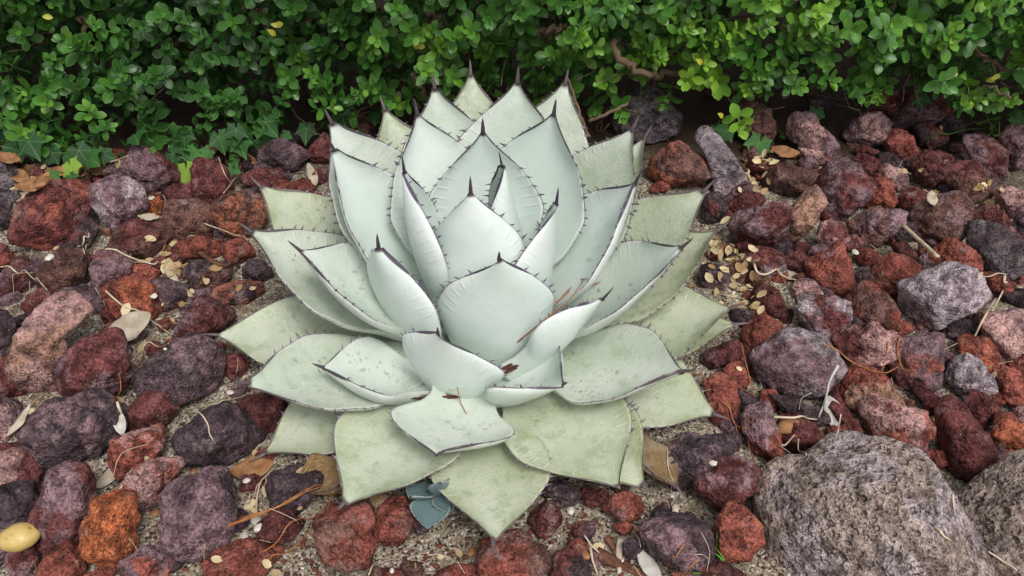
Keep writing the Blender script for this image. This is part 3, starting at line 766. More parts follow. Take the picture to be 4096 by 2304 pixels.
def mat_spine():
    M = Mat('agave_spine', 0.45, 0.4)
    co = M.obco(); t = M.attr('lt')
    age = M.attr('age', 'OBJECT')
    c = M.mix(M.noise(co, 90, 3), (0.022, 0.014, 0.026), (0.075, 0.05, 0.07))
    c = M.mix(M.math('MULTIPLY', age, 0.55), c, (0.20, 0.16, 0.15))
    M.color(c)
    return M.m

def mat_teeth():
    M = Mat('agave_tooth', 0.5, 0.35)
    t = M.attr('lt'); age = M.attr('age', 'OBJECT')
    c = M.mix(M.ramp(t, 0.0, 0.75), (0.26, 0.25, 0.33), (0.040, 0.026, 0.045))
    c = M.mix(M.math('MULTIPLY', age, 0.45), c, (0.24, 0.19, 0.17))
    M.color(c)
    return M.m

def mat_dead():
    M = Mat('dead_agave_leaf', 0.8, 0.2)
    co = M.obco(); u = M.attr('lu'); t = M.attr('lt')
    st = M.noise(M.vmul(M.node('ShaderNodeCombineXYZ').outputs[0], (1, 1, 1)), 1)
    cx = M.node('ShaderNodeCombineXYZ'); M.set(cx.inputs[0], M.math('MULTIPLY', u, 9.0)); M.set(cx.inputs[1], M.math('MULTIPLY', t, 3.0))
    st = M.noise(cx.outputs[0], 3, 5, 0.6)
    c = M.mix(M.ramp(st, 0.3, 0.7), (0.15, 0.085, 0.035), (0.42, 0.29, 0.14))
    c = M.mix(M.ramp(M.noise(co, 25, 3), 0.45, 0.7), c, (0.44, 0.36, 0.26))
    e = M.math('ABSOLUTE', u)
    c = M.mix(M.ramp(e, 0.93, 0.985), c, (0.10, 0.07, 0.065))
    c = M.mix(M.ramp(t, 0.90, 0.97), c, (0.16, 0.12, 0.12))
    M.color(c); M.normal(M.bump(st, 0.8, 0.006))
    return M.m

MAT_LEAF = mat_agave(); MAT_SPINE = mat_spine(); MAT_TEETH = mat_teeth(); MAT_DEAD = mat_dead()

def mat_water():
    M = Mat('water_drop', 0.02, 0.5)
    M.set(M.b.inputs['Transmission Weight'], 1.0); M.set(M.b.inputs['IOR'], 1.333); M.color((0.97, 0.99, 0.98))
    return M.m
MAT_WATER = mat_water()

STEM = on_z(1228 * D2S, 866 * D2S, 0.03)
STEM[2] = 0.0
agave = empty('agave', STEM)
tag(agave, 'large pale blue-green agave rosette with dark-spined leaves growing among red rocks', 'agave')
AG0 = STEM.copy()

WT = np.array([0, .12, .25, .38, .48, .56, .65, .74, .82, .88, .93, .97, 1.0])
WV = np.array([.62, .54, .62, .84, .97, 1.0, .945, .80, .60, .42, .245, .11, .035])
WVd = np.array([.62, .55, .60, .82, .96, 1.0, .93, .79, .62, .42, .23, .12, .040])
WVT = np.array([.55, .70, .86, .97, 1.0, .98, .90, .76, .57, .40, .24, .11, .035])
def pchip(x, X, Y):
    h = np.diff(X); d = np.diff(Y) / h; m = np.zeros_like(Y)
    for i in range(1, len(X) - 1):
        if d[i - 1] * d[i] > 0:
            w1 = 2 * h[i] + h[i - 1]; w2 = h[i] + 2 * h[i - 1]
            m[i] = (w1 + w2) / (w1 / d[i - 1] + w2 / d[i])
    m[0] = d[0]; m[-1] = d[-1]
    k = np.clip(np.searchsorted(X, x) - 1, 0, len(X) - 2); t = (x - X[k]) / h[k]
    return ((1 + 2 * t) * (1 - t) ** 2 * Y[k] + t * (1 - t) ** 2 * h[k] * m[k] + t * t * (3 - 2 * t) * Y[k + 1] + t * t * (t - 1) * h[k] * m[k + 1])

NT, NU = 56, 21
LEAF_LOG = []
def agave_leaf(nm, tip, E, W, c=14, cup=0.45, roll=0, age=0.3, base=None, spine=0.029, seed=None, dead=False, teeth=1.0,
               cupb=None, side=0.0, parent=None, wv=None, tiny=1.0, tw=0.0, waves=1.0, zt=None, mat=None, fold=0.0, stem=None, az=None):
    """tip: spine tip in the 2576 wide view; E: elevation of the tip above the leaf's base"""
    parent = parent or agave
    stem = AG0 if stem is None else stem
    seed = seed if seed is not None else (hash_s(nm))
    lr = np.random.default_rng(seed)
    sx, sy = tip[0] * D2S, tip[1] * D2S
    d = ray(sx, sy)
    rb = (0.030 + 0.050 * (1 - E / 90)) * tiny; zb = (0.022 + 0.085 * max(E, 0) / 90) * tiny
    B = stem + np.array([0, 0, zb])
    def place(B):
        if zt is not None:
            return CAMV + d * ((zt - CAM_H) / d[2])
        lo, hi = 0.4, 3.2
        for _ in range(50):
            s = 0.5 * (lo + hi); P = CAMV + d * s - B
            el = math.degrees(math.atan2(P[2], math.hypot(P[0], P[1])))
            if el > E: lo = s
            else: hi = s
        return CAMV + d * lo
    for _ in range(6):
        T = place(B)
        h = T - stem; h[2] = 0; h = unit(h)
        if az is not None: h = np.array([math.cos(R(az)), math.sin(R(az)), 0.0])
        B = (stem + h * rb + np.array([0, 0, zb])) if base is None else (on_z(base[0] * D2S, base[1] * D2S, base[2] if len(base) > 2 else zb))
    ax = T - B; L = np.linalg.norm(ax)
    hz = np.array([ax[0], ax[1], 0]); hd = unit(hz) if az is None else h; el = math.atan2(ax[2], float(np.dot(hz, hd)))
    lat = ax - hd * np.dot(ax, hd); lat[2] = 0; lat = lat / L
    S0 = np.cross(hd, [0, 0, 1.0])
    dirE = lambda a: hd * math.cos(a) + np.array([0, 0, 1.0]) * math.sin(a)
    P1 = B + (dirE(el - R(c)) + lat) * L * 0.36 + S0 * side * L
    P2 = T - (dirE(el + R(c)) + lat) * L * 0.34 + S0 * side * L
    # spine takes the last stretch of the curve
    Ls = spine * tiny if spine > 0 else 0
    tl = 1 - 0.85 * Ls / L
    tt = np.linspace(0, 1, NT) ** 1.0
    tt = 1 - (1 - tt) ** 1.25
    def bez(s):
        s = np.asarray(s)[:, None]
        return (1 - s) ** 3 * B + 3 * s * (1 - s) ** 2 * P1 + 3 * s * s * (1 - s) * P2 + s ** 3 * T
    Cc = bez(tt * tl)
    Tg = np.gradient(Cc, axis=0); Tg /= np.linalg.norm(Tg, axis=1)[:, None]
    hw = pchip(tt, WT, WV if wv is None else wv) * W * 0.5
    arc = np.concatenate([[0], np.cumsum(np.linalg.norm(np.diff(Cc, axis=0), axis=1))])
    uu = np.linspace(-1, 1, NU); uu = np.sign(uu) * np.abs(uu) ** 0.85
    cb = cup * 0.8 if cupb is None else cupb
    top = np.zeros((NT, NU, 3)); bot = np.zeros((NT, NU, 3))
    ph = lr.uniform(0, 6.28, 4)
    for i in range(NT):
        t = tt[i]
        rl = R(roll + tw * (t - 0.5))
        S = S0 - Tg[i] * np.dot(S0, Tg[i]); S = unit(S); N = np.cross(S, Tg[i])
        S, N = S * math.cos(rl) + N * math.sin(rl), N * math.cos(rl) - S * math.sin(rl)
        k = cb + (cup - cb) * min(1, t / 0.6) + 0.30 * max(0, (t - 0.80) / 0.2)
        k = max(k, 0.02)
        th = (0.013 * (1 - t) ** 1.2 + 0.0045 * (1 - t) + 0.0016) * tiny
        for j, u in enumerate(uu):
            wv_ = 1 + waves * abs(u) ** 3 * 0.018 * math.sin(arc[i] * 90 / tiny + ph[0] + (0 if u < 0 else ph[1]))
            a = k * u
            p = Cc[i] + S * (hw[i] * wv_ * math.sin(a) / k) + N * (hw[i] * (1 - math.cos(a)) / k)
            p = p + N * (fold * hw[i] * abs(u)) 
            p = p + N * (0.004 * tiny * waves * math.sin(arc[i] * 14 / tiny + ph[2]) * u * abs(u) + 0.0025 * tiny * waves * math.sin(arc[i] * 22 / tiny + ph[3] + 2 * u))
            nn = N * math.cos(a) - S * math.sin(a)
            prof = max(0.0, 1 - abs(u) ** 2.6) ** 0.55
            top[i, j] = p
            bot[i, j] = p - nn * (th * prof * (2.0 if abs(u) < 0.999 else 1) * 0.8 + 0.0012 * tiny * (1 - t * .6))
    V = np.concatenate([top.reshape(-1, 3), bot.reshape(-1, 3)])
    n0 = NT * NU
    Fq = []
    for i in range(NT - 1):
        for j in range(NU - 1):
            a = i * NU + j
            Fq.append((a, a + 1, a + NU + 1, a + NU))
            b = n0 + a
            Fq.append((b, b + NU, b + NU + 1, b + 1))
        for j in (0, NU - 1):
            a = i * NU + j; b = n0 + a
            Fq.append((a, a + NU, b + NU, b) if j == 0 else (a + NU, a, b, b + NU))
    for j in range(NU - 1):
        for i in (0, NT - 1):
            a = i * NU + j; b = n0 + a
            Fq.append((a + 1, a, b, b + 1) if i == 0 else (a, a + 1, b + 1, b))
    org = B.copy()
    m = mesh_of('leaf', V - org, np.array(Fq))
    lt = np.repeat(tt, NU); lu = np.tile(uu, NT); lm = np.repeat(arc, NU) / tiny
    attr(m, 'lt', np.tile(lt, 2)); attr(m, 'lu', np.tile(lu, 2)); attr(m, 'lm', np.tile(lm, 2))
    lo = new_obj('leaf', m, mat or (MAT_DEAD if dead else MAT_LEAF), parent)
    lo.location = tuple(org - np.array(parent.location))
    lo['age'] = float(age)
    # terminal spine
    if Ls > 0:
        i0 = NT - 4
        q0 = Cc[i0]; t0 = unit(Tg[-1]); 
        endp = Cc[-1]
        pts = [endp - t0 * Ls * .12, endp, endp + t0 * Ls * 0.3, endp + t0 * Ls * 0.65, T if np.dot(T - endp, t0) > Ls * .6 else endp + t0 * Ls]
        r0 = max(hw[-1] * 1.0, 0.0019 * tiny)
        v, f = tube(pts, [r0 * .7, r0 * 1.05, r0 * 0.85, r0 * 0.5, 0.0002], 8, 0.75)
        ms = mesh_of('terminal_spine', np.array(v) - org, f)
        attr(ms, 'lt', np.repeat(np.linspace(0, 1, 5), 8))
        so = new_obj('terminal_spine', ms, MAT_SPINE, lo); so['age'] = float(age)
    # marginal teeth
    if teeth > 0:
        A = Acc()
        for sgn in (-1, 1):
            j = 0 if sgn < 0 else NU - 1
            s = 0.10 * L
            while s < arc[-1] * 0.955:
                i = int(np.clip(np.searchsorted(arc, s), 1, NT - 2)); t = tt[i]
                gap = (0.0075 if t < 0.4 else 0.0125 + 0.004 * lr.random()) * tiny
                ln = (0.0022 if t < 0.4 else 0.0022 + 0.0062 * min(1, (t - 0.4) / 0.25)) * (0.85 + 0.65 * lr.random()) * teeth * tiny
                if t > 0.88: ln *= 0.55
                p = top[i, j] * 0.5 + bot[i, j] * 0.5
                outv = unit(top[i, j] - top[i, j - int(math.copysign(1, j - 1)) if j else 1])
                tg = unit(top[min(i + 1, NT - 1), j] - top[i - 1, j])
                nn = unit(np.cross(tg, outv))
                lean = lr.uniform(-0.35, 0.75)
                bw = ln * 0.33
                dirt = unit(outv + tg * lean * 0.6)
                b0 = p - outv * 0.0016 * tiny
                ring = [b0 - tg * bw, b0 - nn * bw * 0.45, b0 + tg * bw, b0 + nn * bw * 0.45]
                mid_ = p + dirt * ln * 0.42
                ring2 = [mid_ - tg * bw * 0.36, mid_ - nn * bw * 0.2, mid_ + tg * bw * 0.36, mid_ + nn * bw * 0.2]
                tipp = p + dirt * ln + tg * ln * lean * 0.25
                vv = ring + ring2 + [tipp]
                ff = [(a, (a + 1) % 4, 4 + (a + 1) % 4, 4 + a) for a in range(4)] + [(4 + a, 4 + (a + 1) % 4, 8) for a in range(4)]
                A.add([q - org for q in vv], ff, [0, 0, 0, 0, .55, .55, .55, .55, 1])
                s += gap
        if A.v:
            mt = A.mesh('marginal_teeth', True, 'lt')
            to = new_obj('marginal_teeth', mt, MAT_TEETH, lo); to['kind'] = 'stuff'; to['age'] = float(age)
    LEAF_LOG.append((nm, round(float(L), 3), round(math.degrees(el), 1), round(float(T[2]), 3), [round(float(x), 3) for x in T]))
    LEAVES[nm] = dict(obj=lo, top=top, bot=bot, tt=tt, uu=uu, org=org, age=age)
    return lo

LEAVES = {}
def hash_s(s):
    h = 17
    for ch in s: h = (h * 131 + ord(ch)) % 100003
    return h

def build_agave():
    L = agave_leaf
    #   name   tip          E   W
    L('C', (1182, 148), 47, .17, age=.75)
    L('A', (955, 238), 41, .165, age=.8)
    L('E', (1430, 172), 45, .185, age=.55)
    L('B', (1087, 182), 54, .19, age=.40)
    L('D', (1304, 166), 57, .21, age=.38)
    L('L', (1641, 312), 35, .14, age=.8)
    L('K', (1608, 288), 50, .20, age=.60)
    L('I', (816, 272), 49, .20, age=.40)
    L('J', (820, 338), 56, .155, age=.12, cup=.85, roll=14)
    L('F', (1042, 247), 64, .185, age=.18)
    L('H', (1399, 247), 65, .20, age=.12)
    L('G', (1214, 296), 74, .19, age=.05, cup=.6)
    L('M', (627, 442), 26, .185, age=.85)
    L('N', (597, 557), 29, .19, age=.55)
    L('O', (723, 604), 42, .165, age=.30, cup=.85)
    L('P', (949, 587), 62, .175, age=.05, cup=.6, c=18, zt=.290, az=-140, base=(1065, 850, .06), wv=WVT)
    L('Q', (1012, 390), 74, .14, age=.0, cup=1.0, zt=.37, az=185)
    L('R', (1254, 380), 82, .13, age=.0, cup=1.5, spine=.028, c=6, zt=.375, az=0, base=(1300, 760, .10))
    L('S', (1183, 442), 84, .165, age=.0, cup=.9, c=14, zt=.365, az=-100, wv=WVT)
    L('T', (1256, 632), 80, .185, age=.05, cup=.6, spine=.018, c=10, zt=.290, az=-86, base=(1243, 900, .045), wv=WVT)
    L('U', (1404, 470), 74, .15, age=.0, cup=.9, zt=.33, az=-20)
    L('V', (1617, 424), 57, .17, age=.1, cup=.8)
    L('W', (1798, 452), 33, .20, age=.75)
    L('X', (1836, 556), 24, .18, age=.9)
    L('Y', (1746, 596), 42, .17, age=.30, cup=.75)
    L('Z', (1545, 720), 52, .135, age=.1, cup=.9, zt=.215, az=-45, base=(1290, 905, .06))
    L('AA', (1100, 822), 55, .17, age=.1, cup=.5, spine=.016, c=16, zt=.225, az=-110, base=(1165, 985, .03))
    L('BB', (1880, 760), 17, .20, age=.85)
    L('CC', (1887, 812), 7, .175, age=1.0, c=0)
    L('DD', (1755, 930), 23, .185, age=.55)
    L('EE', (1838, 1056), 2, .185, age=.85, c=-4)
    L('FF', (785, 914), 36, .165, age=.3, cup=.75, spine=.02, roll=-12, zt=.130, base=(1105, 962, .05), c=18)
    L('GG', (506, 840), 6, .175, age=.8, c=0)
    L('HH', (580, 961), 18, .185, age=.55)
    L('II', (625, 1163), -1, .175, age=.85, c=-4)
    L('JJ', (850, 1282), 9, .20, age=.8, spine=.015, c=-2)
    L('KK', (1241, 1396), -3, .175, age=.9, spine=.030, zt=.075, c=6, base=(1228, 1000, .03))
    L('LL', (1560, 1230), 8, .20, age=.85, spine=.006, c=-2)
    L('MM', (1645, 1246), -1, .17, age=1.0, spine=.024, c=-2, zt=.045)
    L('NN', (1105, 1143), 30, .18, age=.45, spine=.004, c=20, zt=.130, base=(1175, 985, .078))
    L('OO', (1428, 962), 46, .165, age=.25, cup=1.1, spine=.012, roll=14, zt=.150, base=(1232, 972, .05))
build_agave()
# ------------------------------------------------------------------ boxwood hedge
def mat_box():
    M = Mat('boxwood_leaf', 0.38, 0.4)
    tone = M.attr('tone'); e = M.attr('edge')
    co = M.obco()
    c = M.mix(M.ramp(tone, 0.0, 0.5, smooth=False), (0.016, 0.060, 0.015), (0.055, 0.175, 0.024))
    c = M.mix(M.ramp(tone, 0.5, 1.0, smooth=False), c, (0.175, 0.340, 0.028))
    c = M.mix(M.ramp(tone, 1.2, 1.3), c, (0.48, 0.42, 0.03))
    c = M.mix(M.math('MULTIPLY', M.ramp(e, 0.72, 1.0), 0.40), c, (0.17, 0.32, 0.055))
    c = M.mix(M.math('MULTIPLY', M.ramp(e, 0.14, 0.02), 0.25), c, (0.15, 0.28, 0.06))
    M.color(c)
    M.set(M.b.inputs['Subsurface Weight'], 0.0)
    return M.m
def mat_bark():
    M = Mat('hedge_bark', 0.85, 0.2)
    co = M.obco()
    c = M.mix(M.noise(co, 60, 5, 0.6), (0.055, 0.035, 0.022), (0.24, 0.165, 0.105))
    M.color(c); M.normal(M.bump(M.noise(co, 150, 5), 0.6, 0.004))
    return M.m
MAT_BOX = mat_box(); MAT_BARK = mat_bark()

def box_leaf(lr, size, tone):
    """one obovate leaf along +X in local space, its face up"""
    L = size; w = size * lr.uniform(0.27, 0.34)
    xs = [0, .18, .42, .68, .88, 1.0]; hw = [.02, .42, .86, 1.0, .66, .10]
    cup = lr.uniform(0.25, 0.7); bend = lr.uniform(-0.35, 0.15)
    V = []; E_ = []
    for x, h in zip(xs, hw):
        z0 = bend * L * x * x
        for s in (-1, 0, 1):
            V.append((x * L, s * h * w, z0 + cup * abs(s) * h * w * 0.5)); E_.append(abs(s) * (1.0) if x < 1 else 1.0)
    F_ = []
    for i in range(len(xs) - 1):
        for k in range(2):
            a = i * 3 + k
            F_.append((a, a + 3, a + 4, a + 1))
    return np.array(V), F_, np.array(E_), np.full(len(V), tone)

def rotm(axis, ang):
    return np.array(Matrix.Rotation(ang, 3, Vector(axis)))

def sprig_geo(seed, tone, pairs=6, size=0.026, stem=0.055):
    """a shoot along +Z: opposite leaf pairs closing to a rosette at the tip"""
    lr = np.random.default_rng(seed)
    V = []; F_ = []; E_ = []; T_ = []
    def add(v, f, e, t):
        b = sum(len(q) for q in V)
        V.append(v); F_.extend([tuple(i + b for i in q) for q in f]); E_.append(e); T_.append(t)
    curve = lr.uniform(-0.25, 0.25, 2)
    for k in range(pairs):
        f = k / (pairs - 1)
        z = stem * (0.12 + 0.88 * f ** 0.75)
        el = R(8 + 52 * f ** 1.6 + lr.uniform(-10, 10))
        sz = size * (1.0 - 0.42 * f ** 2.2) * lr.uniform(0.85, 1.12)
        for s in (0, 1):
            az = k * math.pi / 2 + s * math.pi + lr.uniform(-.3, .3)
            v, ff, e, t = box_leaf(lr, sz, tone + 0.28 * (f - 0.45) + lr.uniform(-.10, .10))
            v = v @ rotm((0, 1, 0), -el).T @ rotm((0, 0, 1), az).T
            v = v + np.array([curve[0] * z * f, curve[1] * z * f, z])
            add(v, ff, e, t)
    pts = [np.array([curve[0] * stem * q * q, curve[1] * stem * q * q, stem * (q * 1.25 - 0.3)]) for q in (0, .5, 1.0)]
    v, ff = tube(pts, [0.0011, 0.0009, 0.0006], 4)
    add(np.array(v), ff, np.full(len(v), .5), np.full(len(v), tone * 0.7))
    return np.concatenate(V), F_, np.concatenate(E_), np.concatenate(T_)

SPRIGS = []
for _k in range(7):
    SPRIGS.append([])
    for _t in range(5):
        tone = (0.14, 0.36, 0.55, 0.74, 0.94)[_t]
        SPRIGS[-1].append(sprig_geo(500 + _k * 7, tone, (5, 6, 6, 7, 5, 6, 4)[_k], (0.027, 0.025, 0.029, 0.024, 0.026, 0.028, 0.024)[_k], (0.05, 0.055, 0.045, 0.065, 0.035, 0.05, 0.03)[_k]))
SPRIG_MESH = {}
def sprig_mesh(k, t):
    if (k, t) not in SPRIG_MESH:
        v, f, e, tn = SPRIGS[k][t]
        m = mesh_of('sprig', v, f); attr(m, 'edge', e); attr(m, 'tone', tn); m.materials.append(MAT_BOX)
        SPRIG_MESH[(k, t)] = m
    return SPRIG_MESH[(k, t)]

hedge = empty('boxwood_hedge', (0, 1.75, 0))
tag(hedge, 'dense clipped boxwood hedge with small round glossy leaves and bare twigs', 'hedge')
HO = np.array([0, 1.75, 0.0])

_bx = np.array([-300, 0, 300, 420, 560, 700, 830, 960, 1100, 1300, 1450, 1540, 1600, 1720, 1800, 1980, 2060, 2200, 2330, 2390, 2500, 2576, 2900]) * D2S
_by = np.array([350, 350, 345, 372, 362, 325, 285, 255, 265, 275, 330, 318, 232, 255, 280, 290, 235, 222, 235, 295, 330, 318, 320]) * D2S
def hedge_bottom(x):          # lowest foliage along the hedge, at the front face
    sx = 2048 + x * FOC / 1.72
    sy = np.interp(sx, _bx, _by)
    p = on_y(sx, sy, 1.52)
    return max(0.012, float(p[2]))
def hedge_face(x, z):
    n = fbm(np.array([[x * 2.6, z * 4.0, 3.1]]), 41, 3)[0]
    return 1.53 + 0.055 * n + 0.35 * max(0, z - 0.35) ** 1.5 - 0.02
_hr = np.random.default_rng(99)
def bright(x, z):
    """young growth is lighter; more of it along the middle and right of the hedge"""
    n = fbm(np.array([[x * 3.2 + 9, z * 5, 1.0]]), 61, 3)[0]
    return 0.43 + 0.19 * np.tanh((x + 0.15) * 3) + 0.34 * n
front = []; deep = []
def basis(d, spin):
    d = unit(d); a = unit(np.cross(d, [0.3, 0.9, 0.2])); b = np.cross(d, a)
    c, s = math.cos(spin), math.sin(spin)
    return np.stack([a * c + b * s, b * c - a * s, d], 1)
step = 0.050
for layer in range(4):
    z0 = 0.0
    nx_ = int(3.6 / step); 
    for ix in range(nx_):
        for iz in range(int(0.66 / step)):
            x = -1.8 + (ix + _hr.uniform(-.5, .5)) * step
            z = (iz + _hr.uniform(-.5, .5)) * step
            zb = hedge_bottom(x)
            if z < (zb + 0.012 if layer == 0 else (0.85 if x > 0.15 else 0.45) * zb + 0.015): continue
            if layer == 0:
                hole = fbm(np.array([[x * 4.1, z * 6.5, 7.7]]), 77, 2)[0]
                lim = 0.02 if x > -0.45 else 0.30
                if hole > lim + 0.25 * _hr.random(): continue
            if layer >= 1 and _hr.random() < (0.15, .3, .3, .45)[layer - 1]: continue
            y = hedge_face(x, z) + layer * 0.062 + _hr.uniform(-.02, .02)
            if z > 0.5: y += 0.02
            d = np.array([_hr.normal() * 0.45, -0.75 + _hr.normal() * 0.25, 0.55 + _hr.normal() * 0.4 - (0.5 if z < zb + 0.05 else 0)])
            b = bright(x, z) + _hr.normal() * 0.10 - 0.13 * layer  # each deeper layer gets darker leaf tones: inner shade put into the colour
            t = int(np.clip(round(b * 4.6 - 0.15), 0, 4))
            k = int(_hr.integers(0, 7))
            rec = (np.array([x, y, z]), d, _hr.uniform(0, 6.28), k, t, _hr.uniform(0.98, 1.35))
            # how large it shows in the photograph
            if layer == 0 and abs(x) < 1.2 and z < 0.36: front.append(rec)
            else: deep.append(rec)
# a roof of foliage keeps the inside dark
for _ in range(330):
    x = _hr.uniform(-1.8, 1.8); y = _hr.uniform(1.62, 2.25)
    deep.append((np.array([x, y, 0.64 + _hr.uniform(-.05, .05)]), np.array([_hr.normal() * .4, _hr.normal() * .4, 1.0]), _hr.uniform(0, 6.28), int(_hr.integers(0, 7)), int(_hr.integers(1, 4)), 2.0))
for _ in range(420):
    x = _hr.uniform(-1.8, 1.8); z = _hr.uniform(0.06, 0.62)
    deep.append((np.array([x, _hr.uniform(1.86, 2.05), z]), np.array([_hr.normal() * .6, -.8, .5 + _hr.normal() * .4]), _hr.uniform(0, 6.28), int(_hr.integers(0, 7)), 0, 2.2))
front.sort(key=lambda r: -r[5])
for r in front[300:]: deep.append(r)
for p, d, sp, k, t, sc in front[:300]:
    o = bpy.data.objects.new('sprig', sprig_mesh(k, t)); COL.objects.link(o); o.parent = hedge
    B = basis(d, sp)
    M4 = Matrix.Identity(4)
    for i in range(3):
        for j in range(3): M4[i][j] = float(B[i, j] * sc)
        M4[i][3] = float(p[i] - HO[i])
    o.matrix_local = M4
V_, F4, E_, T_ = [], [], [], []
_b = 0
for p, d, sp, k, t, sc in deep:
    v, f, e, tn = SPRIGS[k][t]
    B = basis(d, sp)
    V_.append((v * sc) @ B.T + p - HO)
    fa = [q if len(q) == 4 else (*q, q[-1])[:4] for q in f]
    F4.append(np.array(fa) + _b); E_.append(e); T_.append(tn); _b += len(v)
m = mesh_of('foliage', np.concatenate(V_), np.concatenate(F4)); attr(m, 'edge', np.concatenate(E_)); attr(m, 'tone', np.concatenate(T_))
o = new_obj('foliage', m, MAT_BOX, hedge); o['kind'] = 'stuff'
print('SPRIGS', len(front), len(deep), len(m.polygons))

# woody branches: a few thick ones seen in the photograph and many twigs
def branch(pts, r0, r1, name='branch', n=14, wob=0.004, seed=0):
    lr = np.random.default_rng(seed)
    P = spline(pts, n)
    P = [p + lr.normal(0, wob, 3) for p in P]
    v, f = tube(P, np.linspace(r0, r1, n), 7)
    o = new_obj(name, mesh_of(name, np.array(v) - HO, f), MAT_BARK, hedge)
    return o
def dpt(x, y, Y): return on_y(x * D2S, y * D2S, Y)
branch([dpt(1545, 105, 1.53), dpt(1552, 140, 1.51), dpt(1590, 165, 1.50), dpt(1620, 185, 1.51), dpt(1660, 190, 1.55)], .0085, .007, seed=1)
branch([dpt(1660, 190, 1.55), dpt(1760, 185, 1.60), dpt(1850, 195, 1.67)], .007, .006, seed=2)
branch([dpt(1080, 40, 1.57), dpt(1085, 75, 1.55), dpt(1068, 120, 1.57)], .006, .005, seed=3)
branch([dpt(1068, 30, 1.55), dpt(1105, 50, 1.53), dpt(1095, 115, 1.55)], .005, .004, seed=4)
branch([dpt(1040, 185, 1.51), dpt(1060, 215, 1.50), dpt(1075, 245, 1.52)], .005, .004, seed=5)
branch([dpt(1350, 85, 1.53), dpt(1400, 75, 1.52), dpt(1455, 70, 1.55)], .007, .005, seed=6)
branch([dpt(1425, 60, 1.53), dpt(1400, 75, 1.52), dpt(1380, 110, 1.55)], .004, .003, seed=7)
branch([dpt(205, 40, 1.57), dpt(215, 80, 1.57), dpt(195, 115, 1.58)], .006, .005, seed=8)
branch([dpt(610, 15, 1.53), dpt(650, 28, 1.52), dpt(672, 25, 1.53)], .004, .003, seed=9)
branch([dpt(2490, 215, 1.47), dpt(2530, 235, 1.45), dpt(2560, 260, 1.45)], .003, .002, seed=10)
branch([dpt(2450, 130, 1.53), dpt(2520, 165, 1.51), dpt(2590, 195, 1.53)], .0045, .004, seed=11)
branch([dpt(2455, 120, 1.49), dpt(2500, 170, 1.49), dpt(2530, 220, 1.51)], .002, .0015, seed=12)
branch([dpt(1480, 305, 1.42), dpt(1530, 285, 1.42), dpt(1578, 260, 1.46)], .0038, .003, seed=13, wob=.0008)
branch([dpt(1425, 185, 1.50), dpt(1450, 260, 1.44), dpt(1480, 345, 1.36)], .003, .0032, seed=14, wob=.001)
_tr = np.random.default_rng(5)
for k in range(16):
    x = -1.5 + 3.0 * k / 15 + _tr.uniform(-.06, .06)
    top = np.array([x + _tr.uniform(-.2, .2), 1.72 + _tr.uniform(-.05, .1), 0.6])
    branch([np.array([x, 1.78, -0.02]), np.array([x + _tr.uniform(-.05, .05), 1.76, 0.2]), top], .011, .006, 'stem', seed=50 + k)
for k in range(110):
    x = _tr.uniform(-1.25, 1.25); z = max(_tr.uniform(0.03, 0.36), hedge_bottom(x) - 0.02)
    if x < -0.45 and _tr.random() < .5: continue
    s = np.array([x + _tr.uniform(-.15, .15), 1.74, max(0.02, z - _tr.uniform(-.02, .15))])
    e = np.array([x, hedge_face(x, z) + _tr.uniform(-0.012, 0.03), z])
    mid_ = (s + e) / 2 + _tr.normal(0, .03, 3)
    branch([s, mid_, e], _tr.uniform(.0018, .0035), .0009, 'twig', 10, .004, 200 + k)

# a few yellowed leaves that stand out
def yellow_leaf(x, y, Y, seed, tone=1.4):
    lr = np.random.default_rng(seed)
    v, f, e, t = box_leaf(lr, 0.019, tone)
    v = v @ rotm((1, 0, 0), R(50)).T @ rotm((0, 1, 0), lr.uniform(-1, 1)).T
    m = mesh_of('yellow_leaf', v, f); attr(m, 'edge', e * 0); attr(m, 'tone', t)
    o = new_obj('yellow_leaf', m, MAT_BOX, hedge); o.location = tuple(dpt(x, y, Y) - HO)
for q in [(1750, 148, 1.50), (1035, 105, 1.50), (1045, 115, 1.50), (1028, 110, 1.49), (680, 60, 1.50), (690, 68, 1.50), (672, 74, 1.49), (2375, 185, 1.49), (2385, 190, 1.49), (2480, 205, 1.49), (2492, 200, 1.48), (105, 42, 1.52), (1805, 285, 1.47)]:
    yellow_leaf(*q, seed=int(q[0]))

# strap-shaped green blades rising behind the agave
def mat_green(name, a, b, rough=.45):
    M = Mat(name, rough, .35); M.color(M.mix(M.noise(M.obco(), 30, 3), a, b)); return M.m
MAT_BLADE = mat_green('green_blade', (0.05, 0.13, 0.02), (0.09, 0.20, 0.03))
for pts, lab in (([(1118, 92, 1.50), (1106, 135, 1.49), (1094, 185, 1.49)], 'narrow green strap leaf slanting up behind the agave tips'),
                 ([(1621, 30, 1.53), (1622, 110, 1.53), (1616, 200, 1.54)], 'narrow green strap leaf standing in the hedge beside the thick bare branch')):
    P = [dpt(*q) for q in pts]
    P.append(np.array([P[-1][0], P[-1][1] + .02, 0.0]))
    v, f = tube(spline(P, 12), np.linspace(.0055, .0045, 12), 6, 0.25)
    c0 = np.array([P[-1][0], P[-1][1], 0])
    o = new_obj('strap_leaf', mesh_of('strap_leaf', np.array(v) - c0, f), MAT_BLADE); o.location = tuple(c0)
    tag(o, lab, 'leaf')
